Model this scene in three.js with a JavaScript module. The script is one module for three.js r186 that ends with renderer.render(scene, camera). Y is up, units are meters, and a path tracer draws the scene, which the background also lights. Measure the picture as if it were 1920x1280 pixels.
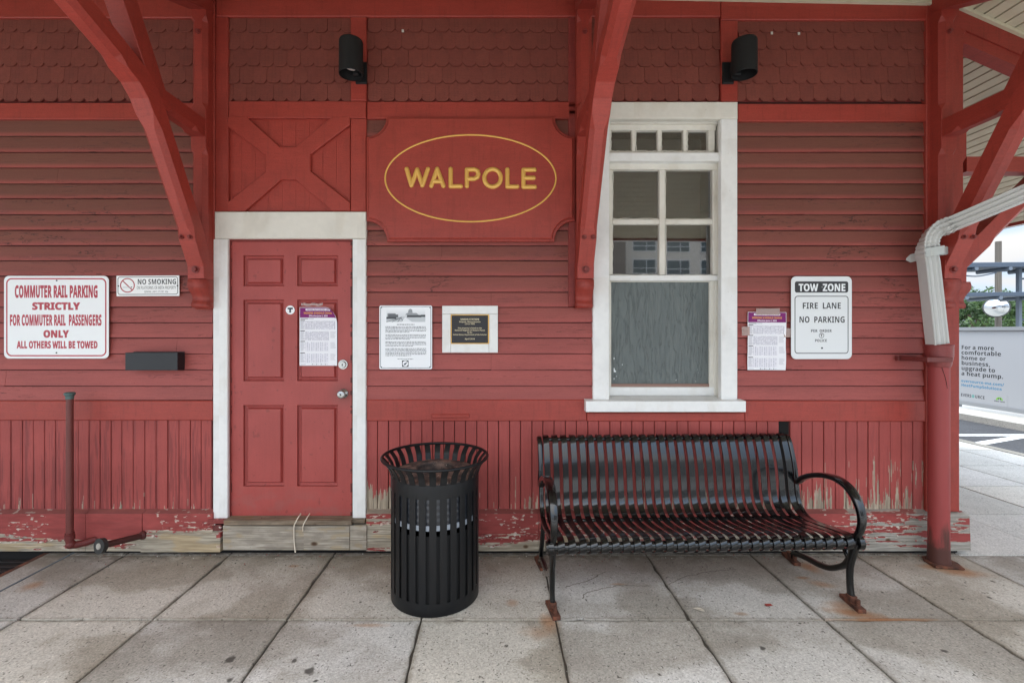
import * as THREE from 'three';
import { mergeGeometries } from 'three/addons/utils/BufferGeometryUtils.js';

// ---------------------------------------------------------------- camera, sky, sun, exposure
const scene = new THREE.Scene();
const FOCAL = 870, DIST = 870 / 256, EYE = 1.6;          // focal length in photo pixels (1920 wide), metres from lens to wall, eye height
const camera = new THREE.PerspectiveCamera(2 * Math.atan(640 / FOCAL) * 180 / Math.PI, 1.5, 0.05, 2000);
camera.position.set(0, EYE, DIST);
camera.lookAt(0, EYE, 0);
camera.setViewOffset(1920, 1280, 31, 17, 1920, 1280);      // lens shift: the optical axis meets the wall left of and above the frame's centre
const renderer = new THREE.WebGLRenderer({ antialias: true });
renderer.setSize(1024, 682);
renderer.toneMapping = THREE.LinearToneMapping;
renderer.toneMappingExposure = 2.28;
renderer.shadowMap.enabled = true;

// seeded random numbers and value noise
function rng(seed) { let s = seed >>> 0; return () => { s = (s + 0x6d2b79f5) | 0; let t = Math.imul(s ^ (s >>> 15), 1 | s); t = (t + Math.imul(t ^ (t >>> 7), 61 | t)) ^ t; return ((t ^ (t >>> 14)) >>> 0) / 4294967296; }; }
const NT = new Float32Array(256 * 256); { const r = rng(77); for (let i = 0; i < NT.length; i++) NT[i] = r(); }
function vn(x, y) {
  const ix = Math.floor(x), iy = Math.floor(y); let fx = x - ix, fy = y - iy; fx = fx * fx * (3 - 2 * fx); fy = fy * fy * (3 - 2 * fy);
  const x0 = ix & 255, x1 = (ix + 1) & 255, y0 = (iy & 255) << 8, y1 = ((iy + 1) & 255) << 8;
  const a = NT[y0 + x0], b = NT[y0 + x1], c = NT[y1 + x0], d = NT[y1 + x1];
  return a + (b - a) * fx + (c - a) * fy + (a - b - c + d) * fx * fy;
}
function fbm(x, y, o = 4) { let s = 0, a = 0.5, t = 0; for (let i = 0; i < o; i++) { s += a * vn(x, y); t += a; a *= 0.5; x = x * 2.03 + 17.1; y = y * 2.03 + 9.7; } return s / t; }
const clamp = (x, a = 0, b = 1) => x < a ? a : x > b ? b : x;
const smooth = (a, b, x) => { const t = clamp((x - a) / (b - a)); return t * t * (3 - 2 * t); };
const mix = (a, b, t) => a + (b - a) * t;
const mix3 = (a, b, t) => [a[0] + (b[0] - a[0]) * t, a[1] + (b[1] - a[1]) * t, a[2] + (b[2] - a[2]) * t];

// sky: thin high cloud with pale blue gaps, a little brighter round the veiled sun
const SUN = new THREE.Vector3(-0.25, 1, 0.42).normalize();
{
  const W = 1024, H = 512, data = new Float32Array(W * H * 4);
  for (let j = 0; j < H; j++) {
    const up = ((j + 0.5) / H - 0.5) * Math.PI, y = Math.sin(up);
    for (let i = 0; i < W; i++) {
      const ro = ((i + 0.5) / W - 0.5) * 2 * Math.PI, x = Math.cos(ro) * Math.cos(up), z = Math.sin(ro) * Math.cos(up), o = (j * W + i) * 4;
      const k = 1 / (Math.max(y, 0) + 0.12), cl = fbm(x * k * 1.6 + 40, z * k * 3.2 + 40, 5), c = smooth(0.3, 0.62, cl);
      const cs = x * SUN.x + y * SUN.y + z * SUN.z, glow = Math.pow(clamp(0.5 + 0.5 * cs), 2.2);
      const lum = (0.36 + 1.0 * Math.max(y, 0)) * (0.8 + 1.1 * glow);
      const col = mix3([0.6, 0.82, 1.12], [1.0, 1.0, 1.0], c);
      for (let q = 0; q < 3; q++) data[o + q] = y > -0.01 ? col[q] * lum : 0.3 * 0.7;
      data[o + 3] = 1;
    }
  }
  const t = new THREE.DataTexture(data, W, H, THREE.RGBAFormat, THREE.FloatType);
  t.mapping = THREE.EquirectangularReflectionMapping; t.magFilter = THREE.LinearFilter; t.minFilter = THREE.LinearFilter; t.needsUpdate = true;
  scene.background = t; scene.environment = t;
}
const sun = new THREE.DirectionalLight(0xfff3e2, 1.2);
sun.position.copy(SUN).multiplyScalar(60); sun.castShadow = true; sun.shadow.radius = 26;
sun.shadow.mapSize.set(2048, 2048);
Object.assign(sun.shadow.camera, { left: -20, right: 40, top: 40, bottom: -20, near: 1, far: 150 });
sun.name = 'sun'; scene.add(sun); scene.add(sun.target);

// ---------------------------------------------------------------- helpers
const X = (px, z = 0) => (px - 929) * (DIST - z) / FOCAL;        // metres on a plane z in front of the wall for a place measured in the photograph
const Y = (py, z = 0) => EYE + (623 - py) * (DIST - z) / FOCAL;
const R = rng(2024);
const rr = (a, b) => a + (b - a) * R();
const used = {};
function numbered(n) { used[n] = (used[n] ?? -1) + 1; return used[n] ? n + '_' + String(used[n]).padStart(3, '0') : n; }
function tag(o, label, category, group) { o.userData = { label, category }; if (group) o.userData.group = group; return o; }
function thing(name, label, category, pos = [0, 0, 0], turn = 0, group) {
  const o = new THREE.Group(); o.name = numbered(name); o.position.set(...pos); o.rotation.y = turn; scene.add(o);
  return tag(o, label, category, group);
}
function part(name, geo, mat, parent) {
  const m = new THREE.Mesh(geo, mat); m.name = name; m.castShadow = m.receiveShadow = true; (parent ?? scene).add(m); return m;
}
function struct(name, geo, mat) { const m = part(numbered(name), geo, mat); m.userData.kind = 'structure'; return m; }
const srgb = (r, g, b) => new THREE.Color().setRGB(r / 255, g / 255, b / 255, THREE.SRGBColorSpace);
function std(c, rough = 0.7, extra = {}) { return new THREE.MeshStandardMaterial({ color: Array.isArray(c) ? srgb(...c) : c, roughness: rough, ...extra }); }
function phys(c, rough, extra = {}) { return new THREE.MeshPhysicalMaterial({ color: Array.isArray(c) ? srgb(...c) : c, roughness: rough, ...extra }); }

// textures: f(u, v) gives sRGB bytes
function dataTex(w, h, f, isColor = true) {
  const d = new Uint8Array(w * h * 4);
  for (let j = 0; j < h; j++) for (let i = 0; i < w; i++) {
    const c = f((i + 0.5) / w, (j + 0.5) / h, i, j), o = (j * w + i) * 4;
    if (typeof c === 'number') { d[o] = d[o + 1] = d[o + 2] = clamp(c, 0, 255); } else { d[o] = clamp(c[0], 0, 255); d[o + 1] = clamp(c[1], 0, 255); d[o + 2] = clamp(c[2], 0, 255); }
    d[o + 3] = 255;
  }
  const t = new THREE.DataTexture(d, w, h, THREE.RGBAFormat);
  t.magFilter = THREE.LinearFilter; t.minFilter = THREE.LinearMipmapLinearFilter; t.generateMipmaps = true; t.wrapS = t.wrapT = THREE.RepeatWrapping;
  if (isColor) t.colorSpace = THREE.SRGBColorSpace;
  t.needsUpdate = true; return t;
}
// colour and height in one pass: f gives [r, g, b, height 0..255]
function pairTex(w, h, f) {
  const hh = new Uint8Array(w * h);
  const c = dataTex(w, h, (u, v, i, j) => { const q = f(u, v, i, j); hh[j * w + i] = clamp(q[3], 0, 255); return q; });
  const b = dataTex(w, h, (u, v, i, j) => hh[j * w + i], false);
  return [c, b];
}
function canvasTex(w, h, draw) {
  const c = document.createElement('canvas'); c.width = w; c.height = h; draw(c.getContext('2d'), w, h);
  const t = new THREE.CanvasTexture(c); t.colorSpace = THREE.SRGBColorSpace; return t;
}

// geometry: everything is flat-shaded unless it is made by a lathe, tube or ribbon
function fromTris(p) { const g = new THREE.BufferGeometry(); g.setAttribute('position', new THREE.Float32BufferAttribute(p, 3)); g.computeVertexNormals(); return boxUV(g); }
function boxUV(g, sx = 1, sy = 1, ox = 0, oy = 0, turn = false) {
  if (g.index) g = g.toNonIndexed();
  const p = g.attributes.position, n = g.attributes.normal, uv = new Float32Array(p.count * 2);
  for (let i = 0; i < p.count; i += 3) {
    const nx = Math.abs(n.getX(i) + n.getX(i + 1) + n.getX(i + 2)), ny = Math.abs(n.getY(i) + n.getY(i + 1) + n.getY(i + 2)), nz = Math.abs(n.getZ(i) + n.getZ(i + 1) + n.getZ(i + 2));
    for (let k = i; k < i + 3; k++) {
      let a, b;
      if (nz >= nx && nz >= ny) { a = p.getX(k); b = p.getY(k); } else if (ny >= nx) { a = p.getX(k); b = p.getZ(k); } else { a = p.getZ(k); b = p.getY(k); }
      if (turn) [a, b] = [b, a];
      uv[k * 2] = a * sx + ox; uv[k * 2 + 1] = b * sy + oy;
    }
  }
  g.setAttribute('uv', new THREE.BufferAttribute(uv, 2)); return g;
}
function planUV(g, x0, x1, y0, y1, axes = 'xy') {
  const p = g.attributes.position, uv = new Float32Array(p.count * 2), get = { x: (k) => p.getX(k), y: (k) => p.getY(k), z: (k) => p.getZ(k) };
  for (let i = 0; i < p.count; i++) { uv[i * 2] = (get[axes[0]](i) - x0) / (x1 - x0); uv[i * 2 + 1] = (get[axes[1]](i) - y0) / (y1 - y0); }
  g.setAttribute('uv', new THREE.BufferAttribute(uv, 2)); return g;
}
const quad = (o, a, b, c, d) => o.push(...a, ...b, ...c, ...a, ...c, ...d);
// loft of rings (arrays of [x,y,z]) with flat faces and closed ends
function loft(rings, caps = true) {
  const o = [], n = rings[0].length;
  for (let k = 0; k + 1 < rings.length; k++) for (let i = 0; i < n; i++) { const j = (i + 1) % n; quad(o, rings[k][i], rings[k][j], rings[k + 1][j], rings[k + 1][i]); }
  if (caps) for (let i = 1; i + 1 < n; i++) { const a = rings[0], b = rings[rings.length - 1]; o.push(...a[0], ...a[i + 1], ...a[i], ...b[0], ...b[i], ...b[i + 1]); }
  return fromTris(o);
}
// smooth loft (shared normals round and along)
function smoothLoft(rings, caps = true) {
  const n = rings[0].length, p = [], idx = [];
  for (const r of rings) for (const q of r) p.push(...q);
  for (let k = 0; k + 1 < rings.length; k++) for (let i = 0; i < n; i++) { const j = (i + 1) % n, a = k * n + i, b = k * n + j, c = (k + 1) * n + j, d = (k + 1) * n + i; idx.push(a, b, c, a, c, d); }
  const g = new THREE.BufferGeometry(); g.setAttribute('position', new THREE.Float32BufferAttribute(p, 3)); g.setIndex(idx); g.computeVertexNormals();
  let h = g.toNonIndexed(); boxUV(h);
  if (caps) { const o = []; for (let i = 1; i + 1 < n; i++) { const a = rings[0], b = rings[rings.length - 1]; o.push(...a[0], ...a[i + 1], ...a[i], ...b[0], ...b[i], ...b[i + 1]); } h = mergeGeometries([h, fromTris(o)]); }
  return h;
}
// box x0..x1, y0..y1, z0..z1 whose front edges are chamfered by c; optional slope of the front face (dz at the top)
function board(x0, x1, y0, y1, z0, z1, c = 0.004, dzTop = 0, yl = 0, yr = 0) {
  const r = (x, y, top, z) => [x, y + (x < (x0 + x1) / 2 ? yl : yr), z + (top ? dzTop : 0)];
  const ring = (a, b, e, f, z, tilt) => [r(a, e, 0, z), r(b, e, 0, z), r(b, f, tilt, z), r(a, f, tilt, z)];
  return loft([ring(x0, x1, y0, y1, z0, 0), ring(x0, x1, y0, y1, z1 - c, 1), ring(x0 + c, x1 - c, y0 + c, y1 - c, z1, 1)]);
}
// the same from pixel edges measured on the front face
const pboard = (px0, px1, py0, py1, z0, z1, c) => board(X(px0, z1), X(px1, z1), Y(py1, z1), Y(py0, z1), z0, z1, c);
function extrude(pts, depth, bevel = 0, holes = []) {
  const s = new THREE.Shape(pts.map((p) => new THREE.Vector2(...p)));
  for (const h of holes) s.holes.push(new THREE.Path(h.map((p) => new THREE.Vector2(...p))));
  const g = new THREE.ExtrudeGeometry(s, { depth: depth - 2 * bevel, bevelEnabled: bevel > 0, bevelThickness: bevel, bevelSize: bevel, bevelOffset: -bevel, bevelSegments: 1, curveSegments: 8 });
  g.translate(0, 0, bevel); const q = g.index ? g.toNonIndexed() : g; q.computeVertexNormals(); return boxUV(q);
}
function roundRect(w, h, r, n = 6) {
  const p = []; const cs = [[w / 2 - r, h / 2 - r, 0], [-w / 2 + r, h / 2 - r, 1], [-w / 2 + r, -h / 2 + r, 2], [w / 2 - r, -h / 2 + r, 3]];
  for (const [cx, cy, q] of cs) for (let i = 0; i <= n; i++) { const a = (q + i / n) * Math.PI / 2; p.push([cx + r * Math.cos(a), cy + r * Math.sin(a)]); }
  return p;
}
const cyl = (r0, r1, h, seg = 24, open = false) => new THREE.CylinderGeometry(r1, r0, h, seg, 1, open);
function tube(pts, r, seg = 24, rad = 10) { return new THREE.TubeGeometry(new THREE.CatmullRomCurve3(pts.map((p) => new THREE.Vector3(...p))), seg, r, rad); }
const moved = (g, x, y, z) => g.translate(x, y, z);
const merged = (list) => mergeGeometries(list.map((g) => { const q = g.index ? g.toNonIndexed() : g.clone(); for (const k of Object.keys(q.attributes)) if (!['position', 'normal', 'uv'].includes(k)) q.deleteAttribute(k); return q; }));
function bolt(r = 0.012, h = 0.012) { return merged([moved(cyl(r * 1.5, r * 1.5, 0.004, 16), 0, 0.002, 0), moved(cyl(r, r * 0.92, h, 6), 0, 0.004 + h / 2, 0)]).rotateX(Math.PI / 2); }
// ---------------------------------------------------------------- materials
const RED = [175, 66, 54], ROWS = [223, 255, 285, 314, 344, 372, 402, 431, 460, 488, 517, 547, 575, 604, 633, 662.5, 693, 723, 750].map((py) => Y(py, 0.02));
// general painted wood: grain along u, faint blotches, hairlines
const paintDetail = pairTex(1024, 512, (u, v) => {
  const g = fbm(u * 14, v * 90, 4), b = fbm(u * 9 + 5, v * 7 + 3, 4), f = fbm(u * 170, v * 110, 2);
  let k = 0.94 + 0.05 * (b - 0.5) * 2 + 0.04 * (g - 0.5) * 2 + 0.05 * (f - 0.5) * 2;
  const hair = Math.abs(fbm(u * 10 + 31, v * 34 + 7, 4) - 0.5) < 0.005 && b > 0.5 ? 1 : 0;
  k *= 1 - 0.18 * hair;
  const nick = vn(u * 70 + 3, v * 120) > 0.988 && fbm(u * 5, v * 5 + 40, 3) > 0.5 ? 1 : 0, run = smooth(0.62, 0.75, fbm(u * 60 + 7, v * 3, 3));
  k *= 1 - 0.35 * nick - 0.05 * run;
  const L = 245 * Math.min(k, 1.04);
  return [L, L - 2, L - 4, 120 + 90 * (g - 0.5) + 80 * (f - 0.5) - 60 * hair];
});
const clonedTex = (t, rx, ry) => { const c = t.clone(); c.repeat.set(rx, ry); c.needsUpdate = true; return c; };
const paintMap = clonedTex(paintDetail[0], 0.9, 1.8), paintBump = clonedTex(paintDetail[1], 0.9, 1.8);
const painted = (c, rough = 0.55, bump = 0.0016, extra = {}) => std(c, rough, { map: paintMap, bumpMap: paintBump, bumpScale: bump, ...extra });
const redTrim = painted(RED, 0.5), redTrimB = painted([165, 60, 48], 0.55), redDark = painted([150, 60, 54], 0.6), redDoor = painted([190, 88, 85], 0.5, 0.0008);
const shingleMats = [[140, 71, 59], [137, 70, 58], [142, 73, 61], [135, 68, 57]].map((c) => painted(c, 0.75, 0.003));

// clapboards: one texture over the whole wall; paint browner and darker towards the upper boards, crackled in the middle ones
const SX0 = -3.95, SX1 = 3.45, SY0 = 1.05, SY1 = 3.2;
const siding = pairTex(2048, 1024, (u, v) => {
  const x = mix(SX0, SX1, u), y = mix(SY0, SY1, v);
  let k = 0; while (k < ROWS.length - 1 && ROWS[k + 1] > y) k++;
  const lo = ROWS[Math.min(k + 1, ROWS.length - 1)], t = clamp((y - lo) / 0.115), id = k * 13.7;
  const blot = fbm(x * 2.2 + id, y * 9, 5), grain = fbm(x * 7 + id, y * 130, 3), fine = vn(x * 260, y * 260);
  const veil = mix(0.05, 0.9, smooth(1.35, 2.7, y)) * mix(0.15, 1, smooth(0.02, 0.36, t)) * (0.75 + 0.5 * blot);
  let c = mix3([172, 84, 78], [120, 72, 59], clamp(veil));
  let m = 0.93 + 0.16 * (blot - 0.5) + 0.06 * (grain - 0.5) + 0.05 * (fine - 0.5) + 0.05 * (vn(id, 3.3) - 0.5);
  const zone = smooth(1.7, 1.95, y) * (1 - smooth(2.5, 2.75, y)) * 0.9 + 0.1, patch = smooth(0.5, 0.62, fbm(x * 1.6 + id * 3, y * 3 + 7, 3));
  const ck = Math.abs(fbm(x * 3.2 + id, y * 13 + id, 5) - 0.5), crack = (ck < 0.007 ? 1 : 0) * patch * zone;
  const split = (Math.abs(fbm(x * 1.2 + id * 2, y * 60 + id, 3) - 0.62) < 0.006 ? 1 : 0) * (0.35 + 0.65 * patch);
  const purple = smooth(0.6, 0.75, fbm(x * 4 + 50 + id, y * 14, 4)) * 0.25 * zone;
  c = mix3(c, [138, 74, 76], purple);
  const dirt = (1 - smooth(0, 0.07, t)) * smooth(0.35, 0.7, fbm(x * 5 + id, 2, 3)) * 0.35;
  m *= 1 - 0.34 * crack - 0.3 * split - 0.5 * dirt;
  const nick = vn(x * 90 + id, y * 150) > 0.985 ? 1 : 0; if (nick && t < 0.2) c = mix3(c, [215, 190, 180], 0.6);
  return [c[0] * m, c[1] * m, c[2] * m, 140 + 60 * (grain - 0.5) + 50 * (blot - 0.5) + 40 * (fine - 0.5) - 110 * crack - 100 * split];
});
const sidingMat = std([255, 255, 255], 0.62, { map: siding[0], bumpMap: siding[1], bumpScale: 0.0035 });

// upright boards of the lower wall: paint gone along edges and at the bottom, worst by the corner
const WX0 = -3.95, WX1 = 3.5, WY0 = 0.26, WY1 = 1.0;
const wains = pairTex(2048, 512, (u, v) => {
  const x = mix(WX0, WX1, u), y = mix(WY0, WY1, v), h = 1 - clamp((y - 0.3) / 0.62);
  const col = fbm(x * 34, y * 3.2, 4), st = fbm(x * 150, y * 5, 3), blot = fbm(x * 3, y * 4, 4), fine = vn(x * 240, y * 240);
  let c = mix3([174, 78, 72], [152, 64, 59], clamp((blot - 0.35) * 1.6));
  let m = 0.95 + 0.1 * (st - 0.5) + 0.05 * (fine - 0.5), hgt = 170 + 40 * (st - 0.5);
  const bias = 0.1 * smooth(2.35, 3.1, x) + 0.3 * smooth(0.16, 0.05, Math.abs(x + 0.86)) * smooth(0.5, 0.95, h) + 0.06 * smooth(0.9, 2.4, x) - 0.06 * smooth(-2.2, -2.6, x);
  const bare = smooth(0.0, 0.015, col * 0.55 + st * 0.45 + bias + 0.3 * h * h - 1.0 + 0.14);
  const worn = smooth(0.58, 0.68, st * 0.6 + fbm(x * 60 + 9, y * 1.6, 3) * 0.4 + 0.12 * h * h + (x < -2 ? 0.03 : -0.02));
  c = mix3(c, [96, 40, 40], worn * (x < -2 ? 0.42 : 0.2)); hgt -= worn * 60;
  if (bare > 0) { const w = fbm(x * 180, y * 9, 3); c = mix3(c, mix3([196, 180, 158], [128, 116, 100], clamp(w * 1.5 - 0.3)), bare); hgt = mix(hgt, 70 + 80 * w, bare); }
  const rim = smooth(0.03, 0.0, Math.abs(col * 0.55 + st * 0.45 + bias + 0.3 * h * h - 0.853)); c = mix3(c, [212, 190, 178], rim * bare * 0.8);
  return [c[0] * m, c[1] * m, c[2] * m, hgt];
});
const wainsMat = std([255, 255, 255], 0.66, { map: wains[0], bumpMap: wains[1], bumpScale: 0.005 });

// skirting: flaking red over grey and tan wood
const KX0 = -3.95, KX1 = 3.5, KY0 = 0, KY1 = 0.34;
function skirtBare(x, y) {
  const e = fbm(x * 3.6, y * 48, 5), n = fbm(x * 2.1 + 8, y * 32, 5), fl = fbm(x * 14, y * 70, 4);
  let s;                                                     // > 0: bare
  if (x < -2.0) { const b = 0.1 + 0.03 * Math.sin(x * 5) + 0.09 * smooth(-2.68, -2.45, x); s = b + (e - 0.5) * 0.24 + (fl - 0.5) * 0.06 - y; }
  else if (x < -0.68) s = (n * 0.5 + e * 0.5 - 0.43) * 0.7 + 0.1 * (0.15 - y);
  else if (x < 0.4) s = 0.1 + (e - 0.5) * 0.2 + (fl - 0.5) * 0.04 - y;
  else if (x < 2.55) s = 0.15 + (e - 0.5) * 0.28 + (fl - 0.5) * 0.06 - y;
  else s = (n * 0.35 + e * 0.4 + fl * 0.25 - 0.485) * 0.8 + (y < 0.09 ? 0.06 : 0);
  return [s, fl];
}
const skirt = pairTex(2048, 192, (u, v) => {
  const x = mix(KX0, KX1, u), y = mix(KY0, KY1, v), [s, fl] = skirtBare(x, y);
  const ledge = y > 0.296 ? 0.5 : 0;
  const bare = smooth(-0.004, 0.004, s), rim = smooth(0.02, 0.004, Math.abs(s - 0.004));
  const gr = fbm(x * 6, y * 150, 4), old = smooth(1.8, 2.9, x);
  let wood = mix3(mix3([212, 194, 164], [150, 134, 110], clamp(gr * 1.6 - 0.4)), mix3([186, 182, 174], [120, 114, 104], clamp(gr * 1.6 - 0.4)), mix(0.25 + 0.4 * fbm(x * 1.4, 3, 3), 0.95, old));
  wood = mix3(wood, [200, 162, 104], 0.35 * smooth(0.6, 0.72, fbm(x * 4 + 3, y * 16, 3)) * (1 - old));
  let red = mix3([174, 78, 73], [146, 60, 56], clamp(fbm(x * 6, y * 18, 4) * 1.4 - 0.2));
  if (fbm(x * 30 + 4, y * 90, 3) > 0.7 && fbm(x * 3, y * 3 + 9, 2) > 0.42) red = [206, 186, 172];
  let c = mix3(red, wood, bare); c = mix3(c, [222, 206, 188], rim * 0.65 * bare); c = mix3(c, [120, 98, 90], ledge * 0.7);
  const knot = smooth(0.018, 0.004, Math.hypot((((x * 2.3) % 1) - 0.5) * 0.3, y - 0.06 - 0.1 * vn(Math.floor(x * 2.3), 5))) * bare; c = mix3(c, [90, 66, 44], knot);
  const m = 0.92 + 0.16 * (fl - 0.5);
  return [c[0] * m, c[1] * m, c[2] * m, mix(190 + 30 * (fl - 0.5), 60 + 100 * gr, bare) + rim * 30];
});
const skirtMat = std([255, 255, 255], 0.75, { map: skirt[0], bumpMap: skirt[1], bumpScale: 0.006 });
const skirtEdgeMat = skirtMat;

// bare weathered boards under the door
const bare = pairTex(1024, 256, (u, v) => {
  const g = fbm(u * 9, v * 70, 5), b = fbm(u * 11 + 4, v * 7, 4), kx = (u * 5) % 1, kn = smooth(0.07, 0.015, Math.hypot((kx - 0.3 - 0.4 * vn(Math.floor(u * 5), 9)) * 0.5, v - 0.15 - 0.7 * vn(Math.floor(u * 5), 2)));
  let c = mix3([216, 208, 196], [150, 140, 124], clamp(g * 1.7 - 0.45)); c = mix3(c, [198, 168, 116], 0.3 * smooth(0.62, 0.74, b)); c = mix3(c, [150, 142, 132], 0.5 * smooth(0.55, 0.3, b)); c = mix3(c, [86, 62, 42], kn);
  const spot = vn(u * 150, v * 60) > 0.97 ? 0.5 : 1; return [c[0] * spot, c[1] * spot, c[2] * spot, 90 + 110 * g - 60 * kn];
});
const bareWood = std([214, 210, 205], 0.8, { map: bare[0], bumpMap: bare[1], bumpScale: 0.004 });
const bareDark = std([150, 140, 128], 0.85, { map: bare[0], bumpMap: bare[1], bumpScale: 0.004 });

// white paint, soiled
const whiteDirt = pairTex(512, 512, (u, v) => {
  const a = fbm(u * 6, v * 6, 4), b = fbm(u * 40, v * 40, 3), s = fbm(u * 9 + 3, v * 5 + 60, 4);
  let m = 1 - 0.03 * smooth(0.5, 0.8, a) - 0.03 * (b - 0.5); if (vn(u * 120, v * 120) > 0.975 && s > 0.5) m *= 0.86;
  const c = mix3([250, 250, 248], [226, 220, 210], smooth(0.5, 0.72, s) * 0.28); return [c[0] * m, c[1] * m, c[2] * m, 128 + 120 * (b - 0.5)];
});
const whitePaint = std([240, 240, 239], 0.5, { map: whiteDirt[0], bumpMap: whiteDirt[1], bumpScale: 0.001 });
const whiteOld = std([230, 226, 217], 0.6, { map: whiteDirt[0], bumpMap: whiteDirt[1], bumpScale: 0.001 });
const putty = std([206, 200, 190], 0.8);

// concrete with visible aggregate; generic tile and the two textures that carry the marks of the near pavers
function concrete(x, z, i, j) {
  const a = fbm(x * 1.3, z * 1.3, 4), b = fbm(x * 9, z * 9, 3), s = NT[(i * 7 + j * 131) & 65535], g = vn(x * 330, z * 330), g2 = vn(x * 150 + 40, z * 150);
  let L = 189 + 28 * (a - 0.5) + 12 * (b - 0.5) + 26 * (g - 0.5) + 34 * (g2 - 0.5) + 6 * (s - 0.5), h = 150 + 60 * (g2 - 0.5) + 30 * (g - 0.5);
  const dark = vn(x * 120 + 7, z * 120 + 3); if (dark > 0.9) { L -= 62; h -= 70; } const pit = vn(x * 70 + 31, z * 82 + 13); if (pit > 0.945) { L -= 80; h -= 90; } const lite = vn(x * 110 + 77, z * 110); if (lite > 0.94) L += 30;
  return [L, L - 3, L - 8, h];
}
const concreteTile = pairTex(1024, 1024, (u, v, i, j) => concrete(u * 2, v * 2, i, j));
const concreteTints = [[250, 250, 250], [236, 236, 234], [255, 253, 248], [226, 225, 222]].map((c) => std(c, 0.85, { map: clonedTex(concreteTile[0], 0.5, 0.5), bumpMap: clonedTex(concreteTile[1], 0.5, 0.5), bumpScale: 0.002 }));
const gp = (px, py) => { const d = FOCAL * EYE / (py - 623); return [(px - 929) * d / FOCAL, DIST - d]; };   // a mark on the ground, measured in the photograph
const seg = (x, z, a, b) => { const dx = b[0] - a[0], dz = b[1] - a[1], t = clamp(((x - a[0]) * dx + (z - a[1]) * dz) / (dx * dx + dz * dz)); return Math.hypot(x - a[0] - t * dx, z - a[1] - t * dz); };
const CRACKS = [[[1091, 1121], [1101, 1111], [1157, 1097], [1222, 1098]], [[1255, 1095], [1288, 1079], [1327, 1072], [1380, 1066]], [[1060, 1100], [1100, 1090], [1130, 1075]]].map((l) => l.map((p) => gp(...p)));
const RUST = [[1605, 1150, 0.17, 0.05, 0.9, 0.25], [1665, 1161, 0.34, 0.016, 0.9, 0], [1580, 1135, 0.1, 0.06, 0.6, 0], [1030, 1166, 0.06, 0.09, 0.7, 0], [1010, 1185, 0.1, 0.06, 0.35, 0], [1515, 1062, 0.07, 0.09, 0.8, -0.3], [1540, 1095, 0.09, 0.05, 0.5, 0.4], [1505, 1083, 0.05, 0.02, 0.7, 0], [1800, 1072, 0.16, 0.07, 0.8, 0.2], [1760, 1062, 0.16, 0.05, 0.7, 0], [60, 1098, 0.07, 0.07, 0.6, 0.5], [690, 1172, 0.12, 0.02, 0.4, 0], [550, 1061, 0.04, 0.02, 0.5, 0], [1160, 1095, 0.06, 0.015, 0.5, 0], [960, 1130, 0.04, 0.04, 0.4, 0], [1390, 1150, 0.05, 0.02, 0.4, 0]].map(([a, b, ...r]) => [...gp(a, b), ...r]);
const SPOTS = [[552, 1238, 0.016], [580, 1258, 0.03], [432, 1236, 0.028], [676, 1128, 0.009], [1655, 1110, 0.014], [1856, 1120, 0.013], [1805, 1123, 0.01], [592, 1276, 0.012], [430, 1275, 0.02], [1500, 1168, 0.01], [1545, 1104, 0.008], [1430, 1215, 0.02], [1770, 1220, 0.016], [1862, 1090, 0.018], [200, 1120, 0.01], [1050, 1205, 0.01], [950, 1210, 0.014]].map(([a, b, r]) => [...gp(a, b), r]);
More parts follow.
